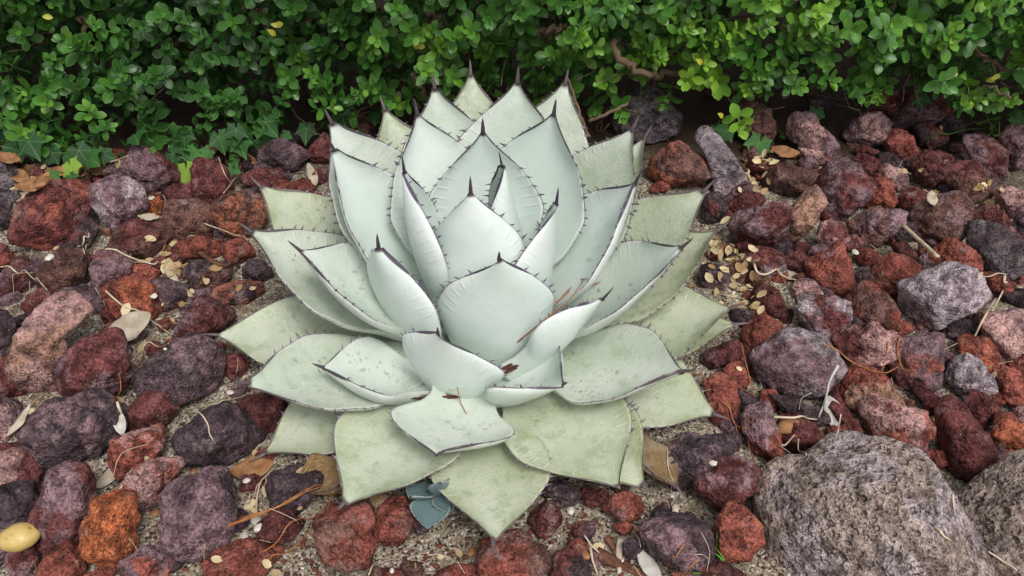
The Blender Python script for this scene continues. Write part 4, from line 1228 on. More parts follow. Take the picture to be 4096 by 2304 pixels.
# ------------------------------------------------------------------ little agave pup, dead leaves, ivy, litter
MAT_PUP = None
def mat_pup():
    M = Mat('agave_pup_skin', 0.5, 0.3)
    co = M.obco(); u = M.math('ABSOLUTE', M.attr('lu'))
    c = M.mix(M.noise(co, 40, 4), (0.10, 0.165, 0.17), (0.20, 0.29, 0.29))
    c = M.mix(M.ramp(u, 0.9, 0.97), c, (0.36, 0.42, 0.36))
    c = M.mix(M.ramp(M.attr('lt'), 0.95, 0.99), c, (0.05, 0.025, 0.03))
    M.color(c); return M.m
MAT_PUP = mat_pup()
PUP = on_z(1096 * D2S, 1238 * D2S, 0.0); PUP[2] = 0
pup = empty('agave_pup', PUP)
tag(pup, 'small blue-green agave pup sprouting beneath the large agave', 'agave')
for nm, tip, zt, W, c, base in (('p1', (1068, 1336), .055, .056, 4, (1098, 1225, .03)), ('p2', (1026, 1254), .07, .042, 6, (1092, 1218, .03)), ('p3', (1136, 1296), .05, .036, 4, (1104, 1225, .03)), ('p4', (1108, 1212), .10, .03, 8, (1098, 1228, .03))):
    agave_leaf(nm, tip, 10, W, c=c, cup=.45, age=.3, zt=zt, tiny=.40, spine=.012, parent=pup, stem=PUP, mat=MAT_PUP, teeth=1.5, base=base)

# withered leaves at the foot of the agave
for nm, tip, W, zt, base in (('d1', (1722, 1252), .058, .03, (1592, 1095, .035)), ('d2', (735, 1252), .075, .03, (880, 1170, .03)), ('d3', (938, 1318), .040, .025, (975, 1245, .03))):
    o = agave_leaf(nm, tip, 0, W, c=-10, cup=.9, age=1.0, zt=zt, base=base, dead=True, spine=.02, teeth=.8, wv=WVd)
    o.name = 'withered_leaf'
    o['label'] = {'d1': 'withered tan agave leaf', 'd2': 'withered brown and gold agave leaf', 'd3': 'shrivelled grey-brown agave leaf'}[nm]
MAT_SHEATH = Mat('dry_leaf_sheath', .85, .2)
MAT_SHEATH.color(MAT_SHEATH.mix(MAT_SHEATH.noise(MAT_SHEATH.obco(), 60, 4), (.035, .014, .009), (.13, .055, .032))); MAT_SHEATH = MAT_SHEATH.m
_sr = np.random.default_rng(3)
for k, (x0, y0, x1, y1, z) in enumerate(((1040, 1004, 1222, 986, .080), (1245, 945, 1325, 908, .085))):
    A = Acc()
    for q in range(9):
        a = on_z((x0 + _sr.normal(0, 8)) * D2S, (y0 + _sr.normal(0, 4)) * D2S, z + _sr.normal(0, .002)); b = on_z((x1 + _sr.normal(0, 8)) * D2S, (y1 + _sr.normal(0, 4)) * D2S, z + _sr.normal(0, .002))
        v, f = tube(spline([a, (a + b) / 2 + _sr.normal(0, .003, 3), b], 8), [.0004, .0014, .0019, .0022, .002, .0016, .0011, .0004], 6, _sr.uniform(.4, .9))
        A.add([p - AG0 for p in v], f)
    new_obj('dry_sheath', A.mesh('dry_sheath'), MAT_SHEATH, agave)
v, f = tube([AG0 + np.array([0, 0, z]) for z in (-.02, .03, .08, .14, .20)], [.045, .045, .042, .035, .01], 16)
o = new_obj('stem', mesh_of('stem', np.array(v) - AG0, f), MAT_LEAF, agave); o['age'] = 0.6

# water drops lying on the leaves
def drops(nm, n, t0, t1, u0, u1, seed):
    lr = np.random.default_rng(seed); q = LEAVES[nm]; A = Acc()
    dv, df = ICO[2]
    for _ in range(n):
        t = lr.uniform(t0, t1); u = lr.uniform(u0, u1)
        i = int(np.clip(np.searchsorted(q['tt'], t), 1, NT - 2)); j = int(np.clip(np.searchsorted(q['uu'], u), 1, NU - 2))
        a = q['top'][i, j]; b = q['top'][i, j + 1]; c = q['top'][i + 1, j]
        p = a + (b - a) * lr.random() + (c - a) * lr.random()
        nn = unit(np.cross(b - a, c - a)); e1 = unit(b - a); e2 = np.cross(nn, e1)
        r = lr.uniform(.0009, .0026)
        st = lr.uniform(1, 1.6)
        A.add([p + r * (d[0] * e1 * st + d[1] * e2) + nn * r * (0.55 * d[2] + 0.2) - q['org'] for d in dv], df)
    o = new_obj('water_drops', A.mesh('water_drops'), MAT_WATER, q['obj']); o['kind'] = 'stuff'
for nm, n, t0, t1, u0, u1 in (('FF', 40, .25, .75, -.6, .6), ('O', 30, .3, .7, -.6, .5), ('N', 36, .4, .8, -.7, .7), ('HH', 26, .4, .75, -.7, .6), ('M', 22, .45, .75, -.7, .7), ('W', 24, .25, .5, -.6, .6),
                              ('OO', 30, .2, .7, -.5, .5), ('DD', 34, .15, .6, -.7, .7), ('NN', 26, .35, .75, -.8, .8), ('V', 8, .5, .7, -.5, .5), ('Y', 18, .3, .7, -.5, .5), ('LL', 6, .2, .4, -.4, .4)):
    drops(nm, n, t0, t1, u0, u1, hash_s(nm))

# ---- surfaces for things that lie on rocks
bpy.context.view_layer.update()
_dg = bpy.context.evaluated_depsgraph_get()
def hit(sx, sy):
    ok, loc, nrm, _, ob, _ = SC.ray_cast(_dg, Vector(CAMV), Vector(unit(ray(sx, sy))))
    if not ok: return on_z(sx, sy, 0), np.array([0, 0, 1.0])
    return np.array(loc), np.array(nrm)
def drop_z(x, y, top=0.6):
    ok, loc, nrm, _, ob, _ = SC.ray_cast(_dg, Vector((float(x), float(y), top)), Vector((0, 0, -1)))
    return (np.array(loc), np.array(nrm)) if ok else (np.array([x, y, 0.0]), np.array([0, 0, 1.0]))

def mat_two(name, a, b, sc=40, rough=.75, bump=.4):
    M = Mat(name, rough, .25); n = M.noise(M.obco(), sc, 4, .6)
    M.color(M.mix(M.ramp(n, .3, .7), a, b)); M.normal(M.bump(n, bump, .003)); return M.m
MAT_NEEDLE = mat_two('pine_needle', (.26, .085, .028), (.42, .19, .075), 60)
MAT_STRAW = mat_two('dry_straw', (.42, .31, .19), (.66, .56, .42), 50)
MAT_BARKSTRIP = mat_two('bark_strip', (.085, .035, .022), (.19, .085, .05), 90)
MAT_DRYLEAF = mat_two('dry_leaf_brown', (.17, .075, .03), (.38, .20, .095), 50)
MAT_PALELEAF = mat_two('dry_leaf_pale', (.34, .28, .20), (.50, .44, .35), 40)
MAT_GREYLEAF = mat_two('dry_leaf_white', (.40, .36, .32), (.60, .57, .53), 40)
MAT_PEBBLE = mat_two('white_pebble', (.50, .45, .38), (.68, .64, .57), 90, .5, .2)
MAT_CHIP = mat_two('wood_chip', (.45, .38, .28), (.68, .62, .50), 60)

def strand(name, tile, pts, r, mat, label, cat, group, lift=.0025, n=16, flat=1.0, taper=.5):
    P = []
    for x, y in pts:
        p, nn = hit(*src(tile, x, y)); P.append(p + np.array([0, 0, lift]))
    c = spline(P, n)
    if name == 'stick':
        c = spline([P[0], P[-1]], n)
        up = max(drop_z(q[0], q[1], q[2] + .04)[0][2] - q[2] for q in c)
        c = [q + np.array([0, 0, max(0, up) * (.75 if i > n // 3 else .3) + .003]) for i, q in enumerate(c)]
        c = spline([c[0], c[-1]], n)
    # keep it out of whatever lies between the supports
    for i in range(1, n - 1):
        if name == 'stick': break
        z, _ = drop_z(c[i][0], c[i][1], c[i][2] + .03)
        if z[2] + lift > c[i][2]: c[i] = np.array([c[i][0], c[i][1], z[2] + lift])
    for _ in range(3):
        c = [c[0]] + [np.array([c[i][0], c[i][1], max(c[i][2], .25 * c[i - 1][2] + .5 * c[i][2] + .25 * c[i + 1][2])]) for i in range(1, n - 1)] + [c[-1]]
    v, f = tube(c, np.linspace(r, r * taper, n), 6, flat)
    o = new_obj(name, mesh_of(name, np.array(v) - c[0], f), mat); o.location = tuple(c[0])
    return tag(o, label, cat, group)
G = 'fallen pine needles'
def needle(tile, pts, label, r=.0011): return strand('pine_needle', tile, pts, r, MAT_NEEDLE, label, 'pine needle', G)
needle('5', [(15, 785), (230, 712), (590, 618)], 'longest orange needle of the bundle running from the withered agave leaf', .0013)
needle('5', [(18, 778), (300, 682), (590, 628)], 'middle orange needle of the bundle running from the withered agave leaf', .0012)
needle('5', [(60, 752), (330, 668), (580, 612)], 'shortest orange needle of the bundle running from the withered agave leaf', .0012)
needle('5', [(200, 915), (400, 800), (592, 648)], 'orange pine needle slanting over the small maroon rock', .0012)
needle('5', [(215, 1036), (420, 830), (594, 652)], 'orange pine needle slanting across the sand from the agave', .0012)
needle('5', [(1155, 80), (1205, 140), (1245, 205)], 'single orange pine needle lying on the broad central agave leaf', .001)
needle('4', [(665, 225), (715, 330), (745, 440), (775, 555)], 'thin pine needle running down between two red rocks by the agave')
needle('4', [(655, 500), (720, 520), (780, 555)], 'short pine needle on sand beside a red rock under the leaf tips')
needle('4', [(1110, 295), (1255, 403), (1400, 432), (1480, 455), (1555, 525)], 'long bent pine needle lying along the rough brick-red rock', .0013)
needle('4', [(1505, 255), (1490, 320), (1520, 430), (1555, 525)], 'pine needle leaning on the ridge of the mauve and red rock', .0013)
needle('4', [(1445, 280), (1430, 350), (1415, 430)], 'pine needle lying down the wine-red porous rock')
needle('4', [(645, 590), (672, 690), (740, 830), (825, 1000)], 'long pine needle beside the rounded maroon porous rock')
needle('4', [(610, 580), (660, 660), (690, 740)], 'pale pine needle crossing the agave leaf tips')
needle('4', [(420, 1290), (380, 1360), (325, 1449)], 'orange pine needle on the dark purple porous rock by the grass')
needle('4', [(490, 1370), (450, 1410), (405, 1460)], 'orange pine needle in front of the dark purple rock by the grass')
needle('4', [(450, 432), (490, 445), (520, 452)], 'short orange needle poking from under a leaf tip')
needle('3', [(660, 700), (740, 720), (830, 735)], 'orange pine needle behind the agave leaf tip near leaf litter')
needle('3', [(1330, 605), (1300, 640), (1275, 675)], 'short orange needle against the lilac-sided rock')
needle('3', [(2400, 790), (2440, 870), (2470, 930)], 'pair-like brown needle on the red rock above the pitted slate-grey rock')
needle('3', [(0, 350), (20, 300), (50, 240)], 'orange needle standing at the foot of the hedge behind the agave')
needle('2', [(720, 350), (650, 480), (570, 585)], 'thin orange needle crossing the sand between two maroon rocks')
for dx in (0, 8, 16, 25):
    needle('D', [(1300 + dx * .4, 865 - dx * .3), (1395 + dx, 785 - dx * .3), (1510 - dx, 712 + dx * .4)], 'orange pine needle wedged in the bundle between two upright agave leaves', .0012)
GS = 'dry straws and twigs'
def straw(tile, pts, label, r=.0014, mat=None, flat=.6, taper=.5, name='straw', cat='straw'): return strand(name, tile, pts, r, mat or MAT_STRAW, label, cat, GS, flat=flat, taper=taper)
straw('1', [(90, 505), (390, 400), (620, 345), (850, 300), (990, 245)], 'long pale dry stalk lying across the brown leaves at the hedge foot', .004)
straw('1', [(590, 410), (700, 370), (800, 320)], 'thin pale stalk beside the long dry stalk', .0015)
straw('1', [(0, 1105), (130, 1150), (260, 1230), (370, 1285)], 'thin pale straw over the mauve rock near the squarish brown rock', .0017)
straw('1', [(270, 1150), (170, 1160), (115, 1230), (110, 1310)], 'hair-thin curved stem over the mauve rock', .0008)
straw('1', [(820, 965), (980, 1020), (1180, 1090), (1260, 1140)], 'pale straw running beside the layered mauve-red rock', .0022)
straw('1', [(1270, 1155), (1330, 1110), (1420, 1105)], 'thin brown stem beneath the long maroon rock', .0008)
straw('2', [(505, 80), (610, 95), (740, 170), (855, 237)], 'tan straw passing above the pale fallen leaf', .0021)
straw('2', [(725, 345), (790, 315), (850, 285)], 'short tan straw on sand by the dark wedge rock', .0019)
straw('2', [(940, 632), (1000, 632), (1045, 690), (1055, 740), (1075, 775)], 'white curled straw on the blackish purple rock', .0013)
straw('2', [(480, 858), (530, 810), (590, 785)], 'short white stem beside the dark porous rock', .0009)
straw('2', [(590, 580), (605, 620), (620, 655)], 'knobbly pale stalk in the sand gap', .0026)
straw('2', [(1000, 610), (1090, 590), (1260, 540)], 'flat pale straw between sand and the dark red rock', .002)
straw('1', [(610, 945), (670, 930), (700, 890), (720, 915)], 'forked pale root beside the broad dark brown rock', .0018)
straw('1', [(670, 930), (660, 1005)], 'small pale root end under the broad dark brown rock', .0014)
straw('1', [(1580, 768), (1720, 820), (1920, 900)], 'thin straw leading to the tilted agave leaf tip', .0014)
straw('1', [(1730, 535), (1800, 450), (1870, 360)], 'yellow-green stalk leaning on the maroon slab', .0014)
straw('1', [(1690, 250), (1730, 370), (1785, 455)], 'green-brown ivy stalk above the maroon slab', .0013)
straw('3', [(1820, 948), (1900, 1050), (2010, 1185)], 'straight cream-coloured stick ending at the pale lavender-grey block', .0052, taper=.9, name='stick', cat='stick')
straw('3', [(910, 1180), (970, 1215), (1080, 1225), (1190, 1252)], 'white dried sliver curved under the grey-capped red rock', .0028)
straw('3', [(2290, 1235), (2380, 1232), (2470, 1218)], 'thin pale straw beside the pitted slate-grey rock', .0017)
straw('3', [(2455, 1225), (2440, 1290), (2420, 1360), (2380, 1440)], 'crooked white twig above the pink and mauve rock', .0026)
straw('4', [(1985, 60), (1920, 170), (1880, 250)], 'lower end of the crooked white twig', .0024)
straw('4', [(1195, 395), (1150, 480), (1125, 580), (1095, 660)], 'twisted grey strip of dry leaf beside the rough brick-red rock', .0024, MAT_GREYLEAF, .35)
straw('4', [(870, 655), (980, 660), (1090, 668)], 'flat pale stalk above the maroon rock with curled leaf', .0024)
straw('4', [(910, 795), (970, 820), (1035, 850)], 'small white stem on the maroon rock by the boulder', .0016)
straw('4', [(315, 775), (340, 900), (350, 1080)], 'upright thread-like straw beside the withered tan leaf', .0009)
straw('4', [(1770, 1045), (1772, 1090), (1780, 1140)], 'white straw on the seam side of the broad boulder', .0016)
straw('4', [(1685, 1215), (1720, 1250), (1760, 1278)], 'second white straw lying on the broad boulder', .0018)
straw('4', [(1945, 1330), (2020, 1380), (2090, 1425)], 'white straw lying on the tan-brown boulder', .0016)
straw('5', [(2040, 850), (2028, 940), (2032, 1030)], 'broad white splinter standing in sand near the dark purple rock', .0065, MAT_CHIP, .35, .5, 'splinter', 'splinter')
straw('5', [(1870, 860), (1890, 950), (1920, 1036)], 'pale split stalk beside the white splinter', .0022)
straw('5', [(1850, 830), (1900, 900), (1960, 980)], 'thin pale stalk crossing the split stalk', .0014)
straw('5', [(160, 700), (180, 580), (260, 470)], 'forked tan rootlet below the withered leaf', .0016)
straw('5', [(60, 750), (160, 620), (180, 560)], 'thin tan rootlet on sand below the withered leaf', .0012)
straw('5', [(740, 1036), (790, 980), (880, 950)], 'thin rootlet on sand in front of the pup', .0012)
straw('5', [(1000, 940), (1100, 930), (1180, 960)], 'bent rootlet on open sand below the pup', .0012)
straw('5', [(2200, 590), (2240, 640), (2290, 690)], 'fine thread stem beside the white pebble', .0007)
straw('5', [(230, 950), (330, 930), (380, 1036)], 'thin pale grass stem in front of the rough red rock', .001)
straw('3', [(1980, 410), (2110, 365), (2280, 340), (2420, 365)], 'yellow-green ivy runner arching over rocks at the hedge foot', .0022, MAT_BLADE)
straw('3', [(975, 200), (920, 300), (870, 360)], 'yellow-green ivy stalk standing before the shaded brown slab', .002, MAT_BLADE)
o = strand('bark_strip', '1', [(1540, 990), (1650, 1065), (1760, 1105), (1850, 1110)], .0055, MAT_BARKSTRIP, 'curved brown strip of bark on the dark brown rock', 'bark', None, flat=.5, lift=.004)
o = strand('wood_piece', '5', [(1925, 920), (2030, 975), (2160, 1030)], .010, MAT_BARKSTRIP, 'dark reddish piece of rotten wood half sunk in sand', 'wood', None, flat=.35, lift=.001, taper=.7)
o = strand('wood_piece', '5', [(1965, 840), (1990, 880), (2010, 925)], .006, MAT_BARKSTRIP, 'small dark splinter of rotten wood standing beside the white splinter', 'wood', None, flat=.5)

# ---- fallen leaves
def leaf_blade(name, tile, x, y, length, width, ang, mat, label, cat, curl=.3, group=None, lift=.006, tilt=None, seed=1):
    p, nn = hit(*src(tile, x, y))
    lr = np.random.default_rng(seed)
    n = 10; V = []; F_ = []
    for i in range(n):
        t = i / (n - 1); h = width * .5 * math.sin(math.pi * min(1, t * .96 + .02)) ** .75
        for s in (-1, -.5, 0, .5, 1):
            wob = lr.normal(0, .0012)
            V.append(((t - .5) * length, s * h, curl * h * s * s + curl * .35 * length * (2 * t - 1) ** 2 + wob))
    for i in range(n - 1):
        for k in range(4):
            a = i * 5 + k; F_.append((a, a + 5, a + 6, a + 1))
    up = unit(nn * .5 + np.array([0, -.25, 1.0])) if tilt is None else unit(tilt)
    a = unit(np.array([math.cos(R(ang)), math.sin(R(ang)), 0])); a = unit(a - up * np.dot(a, up)); b = np.cross(up, a)
    W = np.array(V) @ np.array([a, b, up])
    nv = len(W)
    W2 = np.concatenate([W, W - up * .0009])
    F_ = F_ + [tuple(i + nv for i in reversed(q)) for q in F_]
    for i in range(n - 1):
        F_.append((i * 5, i * 5 + nv, (i + 1) * 5 + nv, (i + 1) * 5)); F_.append((i * 5 + 4, (i + 1) * 5 + 4, (i + 1) * 5 + 4 + nv, i * 5 + 4 + nv))
    zmin = W2[:, 2].min()
    o = new_obj(name, mesh_of(name, W2, F_), mat); q = p + np.array([0, 0, lift]); o.location = tuple(q)
    return tag(o, label, cat, group)
LB = leaf_blade
LB('fallen_leaf', '2', 655, 228, .088, .046, 38, MAT_PALELEAF, 'pale cream fallen leaf propped between red rocks', 'leaf', .15, None, .012, (0, -.55, .8))
LB('fallen_leaf', '4', 1172, 665, .062, .030, 100, MAT_GREYLEAF, 'white curled dead leaf beside a green-tipped straw', 'leaf', .5, None, .01, (-.2, -.5, .8), 3)
LB('fallen_leaf', '4', 935, 705, .040, .028, 20, MAT_DRYLEAF, 'chestnut-brown curled leaf on the maroon rock above the boulder', 'leaf', -.5, None, .012, None, 4)
LB('fallen_leaf', '3', 1110, 505, .060, .030, -10, MAT_DRYLEAF, 'brown curled leaf among tan litter below the large ivy leaf', 'leaf', .5, None, .012, None, 5)
GL = 'brown fallen leaves at the hedge foot'
for k, (x, y, l, w, a) in enumerate(((230, 395, .06, .035, 10), (175, 435, .045, .03, -40), (300, 505, .07, .035, 10), (90, 300, .06, .03, -20), (650, 400, .045, .028, 70), (470, 400, .05, .03, 20), (780, 390, .04, .03, 0), (170, 510, .03, .018, 5), (350, 470, .04, .025, 60))):
    LB('fallen_leaf', '1', x, y, l, w, a, MAT_DRYLEAF if k != 7 else MAT_PALELEAF, (('flat','folded','long ragged','upper','torn','broad','rounded','slim amber','curled')[k] + ' brown fallen leaf by the long dry stalk at the hedge foot'), 'leaf', .5, GL, .008, None, 20 + k)
LB('fallen_leaf', '1', 1660, 222, .052, .030, 35, MAT_DRYLEAF, 'brown dried leaf beside a green ivy leaf above the maroon slab', 'leaf', .4, None, .012, None, 31)
LB('fallen_leaf', '1', 1960, 300, .045, .016, -35, MAT_DRYLEAF, 'narrow brown leaf beside the mauve speckled rock', 'leaf', .4, None, .006, None, 32)
LB('fallen_leaf', '6', 640, 930, .055, .02, -70, MAT_PALELEAF, 'shrivelled pale leaf between red rocks behind the agave', 'leaf', .5, None, .006, None, 33)
LB('fallen_leaf', '5', 150, 500, .062, .036, 12, MAT_DRYLEAF, 'crinkled light-brown leaf below a low agave leaf tip', 'leaf', .35, None, .006, None, 34)
LB('fallen_leaf', '3', 2010, 770, .035, .02, 80, MAT_PALELEAF, 'broken cream leaf piece among litter by the maroon rocks', 'leaf', .3, None, .006, None, 35)
LB('fallen_leaf', '3', 1150, 1240, .045, .022, -30, MAT_PALELEAF, 'tan folded leaf under the white dried sliver', 'leaf', .4, None, .006, None, 36)
LB('fallen_leaf', '2', 560, 970, .055, .02, 50, MAT_PALELEAF, 'grey-tan shrivelled leaf behind the two-toned pink rock', 'leaf', .5, None, .006, None, 37)
LB('fallen_leaf', '2', 605, 690, .05, .018, -60, MAT_GREYLEAF, 'pale torn leaf strip on the sand by the round maroon rock', 'leaf', .5, None, .005, None, 38)
LB('fallen_leaf', '2', 115, 690,   .05, .012, 65, MAT_PALELEAF, 'grey bark-like strip beside the dark porous rock', 'leaf', .3, None, .008, None, 39)
LB('fallen_leaf', '5', 2180, 1000, .05, .022, -60, MAT_GREYLEAF, 'whitish flake beside the rotten wood', 'leaf', .4, None, .006, None, 40)
LB('fallen_leaf', '1', 1160, 735, .04, .018, 0, MAT_PALELEAF, 'cream flake below the small rust-orange rock', 'leaf', .4, None, .005, None, 41)
LB('fallen_leaf', '1', 1340, 1190, .05, .014, -50, MAT_PALELEAF, 'narrow cream leaf beside the dark brown rock', 'leaf', .4, None, .006, None, 42)

# ---- pebbles
def pebble(tile, x, y, r, mat, label, cat='pebble', group=None, st=(1.4, 1, .7), seed=0, name='pebble'):
    p, nn = hit(*src(tile, x, y))
    dv, df = ICO[4]
    q = dv * (1 + (.035 if name == 'golden_pebble' else .10) * fbm(dv * 1.6 + seed, seed, 2))[:, None] * np.array(st) * r
    a = seed * 1.3
    q = q @ rotm((0, 0, 1), a).T
    o = new_obj(name, mesh_of(name, q, df), mat); o.location = tuple(p + np.array([0, 0, st[2] * r * .55]))
    return tag(o, label, cat, group)
MG = Mat('golden_pebble', .35, .5); _n = MG.noise(MG.obco(), 70, 4); _w = MG.voro(MG.obco(), 28, 'Distance', 'DISTANCE_TO_EDGE')
MG.color(MG.mix(MG.ramp(_n, .30, .42), (.30, .18, .04), MG.mix(_n, (.46, .30, .07), (.66, .50, .20)))); MG.normal(MG.bump(_n, .3, .003))
pebble('2', 108, 1272, .019, MG.m, 'glossy golden-yellow pebble with dark cracks', 'pebble', None, (1.35, 1.0, .85), 5, 'golden_pebble')
for k, (t, x, y, r, lab) in enumerate((('2', 1157, 530, .0075, 'white pebble on sand near the agave leaf tips beside the dark wedge'), ('5', 2318, 695, .0085, 'white pebble on sand beside the dark purple porous rock'),
        ('5', 160, 755, .0095, 'cream shell chip beside the small maroon rock'), ('5', 175, 790, .009, 'peach shell chip beside the small maroon rock'), ('5', 100, 835, .009, 'pale grey shell chip on sand below the small maroon rock'),
        ('5', 112, 547, .007, 'pinkish shell chip below the crinkled leaf'), ('5', 1780, 700, .008, 'pale sandstone pebble beside the deep red rounded rock'), ('4', 570, 885, .009, 'white stone chip on top of the rounded maroon rock'),
        ('5', 1270, 915, .008, 'tan seed husk on the open sand'), ('5', 1855, 930, .009, 'amber seed husk on the sand by the split stalk'), ('5', 1000, 935, .004, 'small white grain on the open sand'),
        ('5', 860, 1010, .0045, 'bluish white grain on the open sand'), ('5', 2300, 625, .005, 'bluish white chip below the withered tan leaf'), ('1', 385, 1030, .011, 'cream chip behind the squarish brown rock'),
        ('1', 1190, 1325, .009, 'cream chip beside the red and orange rock'), ('1', 1170, 570, .009, 'cream curl above the small rust-orange rock'), ('3', 1550, 1080, .009, 'white chip beside the pointed red rock'),
        ('2', 780, 1135, .009, 'tan seed shell by the two-toned pink rock'), ('2', 975, 925, .007, 'amber seed shell by the mauve-grey rock with rusty spot'), ('2', 830, 310, .004, 'white grain by the short tan straw'),
        ('5', 1455, 575, .0, ''))):
    if r: pebble(t, x, y, r / 1.6, MAT_PEBBLE if k not in (8, 9, 17, 18) else MAT_DRYLEAF, lab, 'pebble', 'pale pebbles and chips', (1.3, 1, .55), k)

# ---- grass tufts
MAT_GRASS = mat_green('grass_blade', (0.07, 0.20, 0.02), (0.14, 0.32, 0.05))
for tile, x, y, n, lab in (('4', 580, 1352, 11, 'little bright green grass tuft between the dark purple rock and the rust-coloured rock'), ('4', 640, 1435, 6, 'tiny green grass sprout in front of the rust-coloured rock'), ('4', 440, 1440, 3, 'few green grass blades by the pine needle')):
    lr = np.random.default_rng(int(x)); p = on_z(*src(tile, x, y), 0.01); g = empty('grass_tuft', (p[0], p[1], 0.0)); tag(g, lab, 'grass')
    for k in range(n):
        a = lr.uniform(0, 6.28); l = lr.uniform(.02, .045); d = np.array([math.cos(a), math.sin(a), 0])
        P = [np.zeros(3), d * l * .3 + np.array([0, 0, l * .7]), d * l * .9 + np.array([0, 0, l * .75])]
        v, f = tube(spline(P, 6), [.0016, .0018, .0016, .0013, .0008, .0002], 5, .35)
        new_obj('blade', mesh_of('blade', np.array(v), f), MAT_GRASS, g)
gb = strand('straw', '4', [(1205, 648), (1195, 700), (1182, 755)], .0014, MAT_STRAW, 'green-tipped straw beside the white curled dead leaf', 'straw', None, lift=.006)

# ---- ivy
def mat_ivy():
    M = Mat('ivy_leaf', .6, .2)
    v = M.attr('lu'); c1 = M.ocol()
    c = M.mix(1.0, c1, M.mix(M.noise(M.obco(), 60, 4), (.7, .7, .7), (1.25, 1.2, 1.1)), 'MULTIPLY')
    c = M.mix(M.math('MULTIPLY', M.ramp(v, .13, .03), .3), c, (.24, .34, .13))
    M.color(c); return M.m
MAT_IVY = mat_ivy()
def ivy_mesh(seed):
    lr = np.random.default_rng(seed)
    tips = [(-125, .62), (-58, .80), (0, 1.05), (58, .80), (125, .62)]; sin = [(-90, .50), (-30, .66), (30, .66), (90, .50)]
    out = []
    out.append((-165, .40, 1))
    for k, (a, r) in enumerate(tips):
        out.append((a - 13, r * .80, .4)); out.append((a, r * lr.uniform(.92, 1.08), 0)); out.append((a + 13, r * .80, .4))
        if k < 4: out.append((sin[k][0], sin[k][1], 1))
    out.append((168, .42, 1))
    V = [(0, 0, 0)]; A_ = [0.0]
    for ring in (.5, 1.0):
        for a, r, q in out:
            x = math.cos(R(a)) * r * ring; y = math.sin(R(a)) * r * ring
            V.append((x, y, -.16 * (x * x + y * y) + .10 * abs(math.sin(R(a) * 2.5)) * ring * r + lr.normal(0, .015))); A_.append(q * (1.0))
    n = len(out); F_ = []
    for i in range(n - 1):
        F_.append((0, 1 + i, 2 + i)); F_.append((1 + i, 1 + n + i, 2 + n + i, 2 + i))
    m = mesh_of('leaf', np.array(V) * .5, F_); attr(m, 'lu', A_); m.materials.append(MAT_IVY); return m
IVY = [ivy_mesh(k) for k in range(5)]
def ivy(label, tile, leaves, zr=(.03, .07)):
    P = []
    lr = np.random.default_rng(hash_s(label))
    pts = []
    for x, y, s, ang, col in leaves:
        sx, sy = src(tile, x, y)
        h, _ = hit(sx, sy)
        z = lr.uniform(*zr)
        p = on_z(sx, sy, z)
        if p[1] > 1.60: p = on_y(sx, sy, 1.50 + lr.uniform(0, .04))
        if np.linalg.norm(h - CAMV) < np.linalg.norm(p - CAMV): p = h + np.array([0, -.006, .012])
        pts.append((p, s, ang, col))
    c0 = np.array([pts[0][0][0], pts[0][0][1] + .06, 0.0])
    root = empty('ivy_vine', c0); tag(root, label, 'ivy', 'ivy creeping out of the hedge')
    tips = []
    for k, (p, s, ang, col) in enumerate(pts):
        up = unit(np.array([lr.normal(0, .3), -.55 + lr.normal(0, .25), .8])); a = unit(np.array([math.cos(R(ang)), math.sin(R(ang)), -.15])); a = unit(a - up * np.dot(a, up)); b = np.cross(up, a)
        o = bpy.data.objects.new('leaf', IVY[k % 5]); COL.objects.link(o); o.parent = root
        M4 = Matrix.Identity(4)
        for i in range(3):
            M4[i][0], M4[i][1], M4[i][2] = float(a[i] * s), float(b[i] * s), float(up[i] * s); M4[i][3] = float(p[i] - c0[i])
        o.matrix_local = M4
        o.color = (*{'d': (.018, .062, .018), 'g': (.040, .130, .028), 'y': (.20, .32, .05), 'm': (.026, .088, .022)}[col], 1)
        # leaf stalk down to the vine
        q = p - a * s * .02; e = np.array([p[0] * .7 + c0[0] * .3, p[1] + .05, .012])
        v, f = tube(spline([q, (q + e) / 2 + np.array([0, 0, .01]), e], 6), .0011, 5)
        new_obj('leaf_stalk', mesh_of('leaf_stalk', np.array(v) - c0, f), MAT_BLADE, root); tips.append(e)
    if len(tips) > 1:
        tips.sort(key=lambda t: t[0])
        v, f = tube(spline(tips, 24), .0016, 5)
        new_obj('vine_stem', mesh_of('vine_stem', np.array(v) - c0, f), MAT_BARK, root)
ivy('dark green ivy with one yellow-green leaf beside the long dry stalk', '1', [(545, 315, .075, -70, 'y'), (705, 250, .085, -40, 'g'), (560, 235, .07, -110, 'm'), (400, 215, .07, -100, 'd'), (250, 150, .085, -60, 'd'), (130, 190, .08, -120, 'd'), (60, 245, .06, -90, 'g'), (260, 215, .05, -80, 'm'), (610, 195, .08, -50, 'd'), (790, 225, .06, -20, 'd'), (410, 385, .055, -100, 'g'), (545, 400, .045, -60, 'm'), (330, 60, .10, -60, 'd'), (60, 120, .10, -120, 'd'), (700, 130, .08, -60, 'd'), (10, 60, .09, -80, 'd')])
ivy('ivy with a pale yellow-green lobed leaf beside the tall mauve peak', '1', [(1440, 345, .085, -95, 'y'), (1455, 195, .062, -60, 'g'), (1550, 235, .055, -80, 'g'), (1440, 80, .07, -80, 'm'), (1350, 245, .07, -20, 'd'), (1070, 105, .085, -60, 'm'), (1610, 205, .05, -120, 'g'), (1690, 90, .075, -60, 'm'), (1860, 150, .08, -70, 'm'), (2020, 130, .055, -60, 'g'), (1785, 330, .045, -30, 'g'), (1840, 60, .07, -80, 'd'), (1350, 140, .06, -90, 'd')])
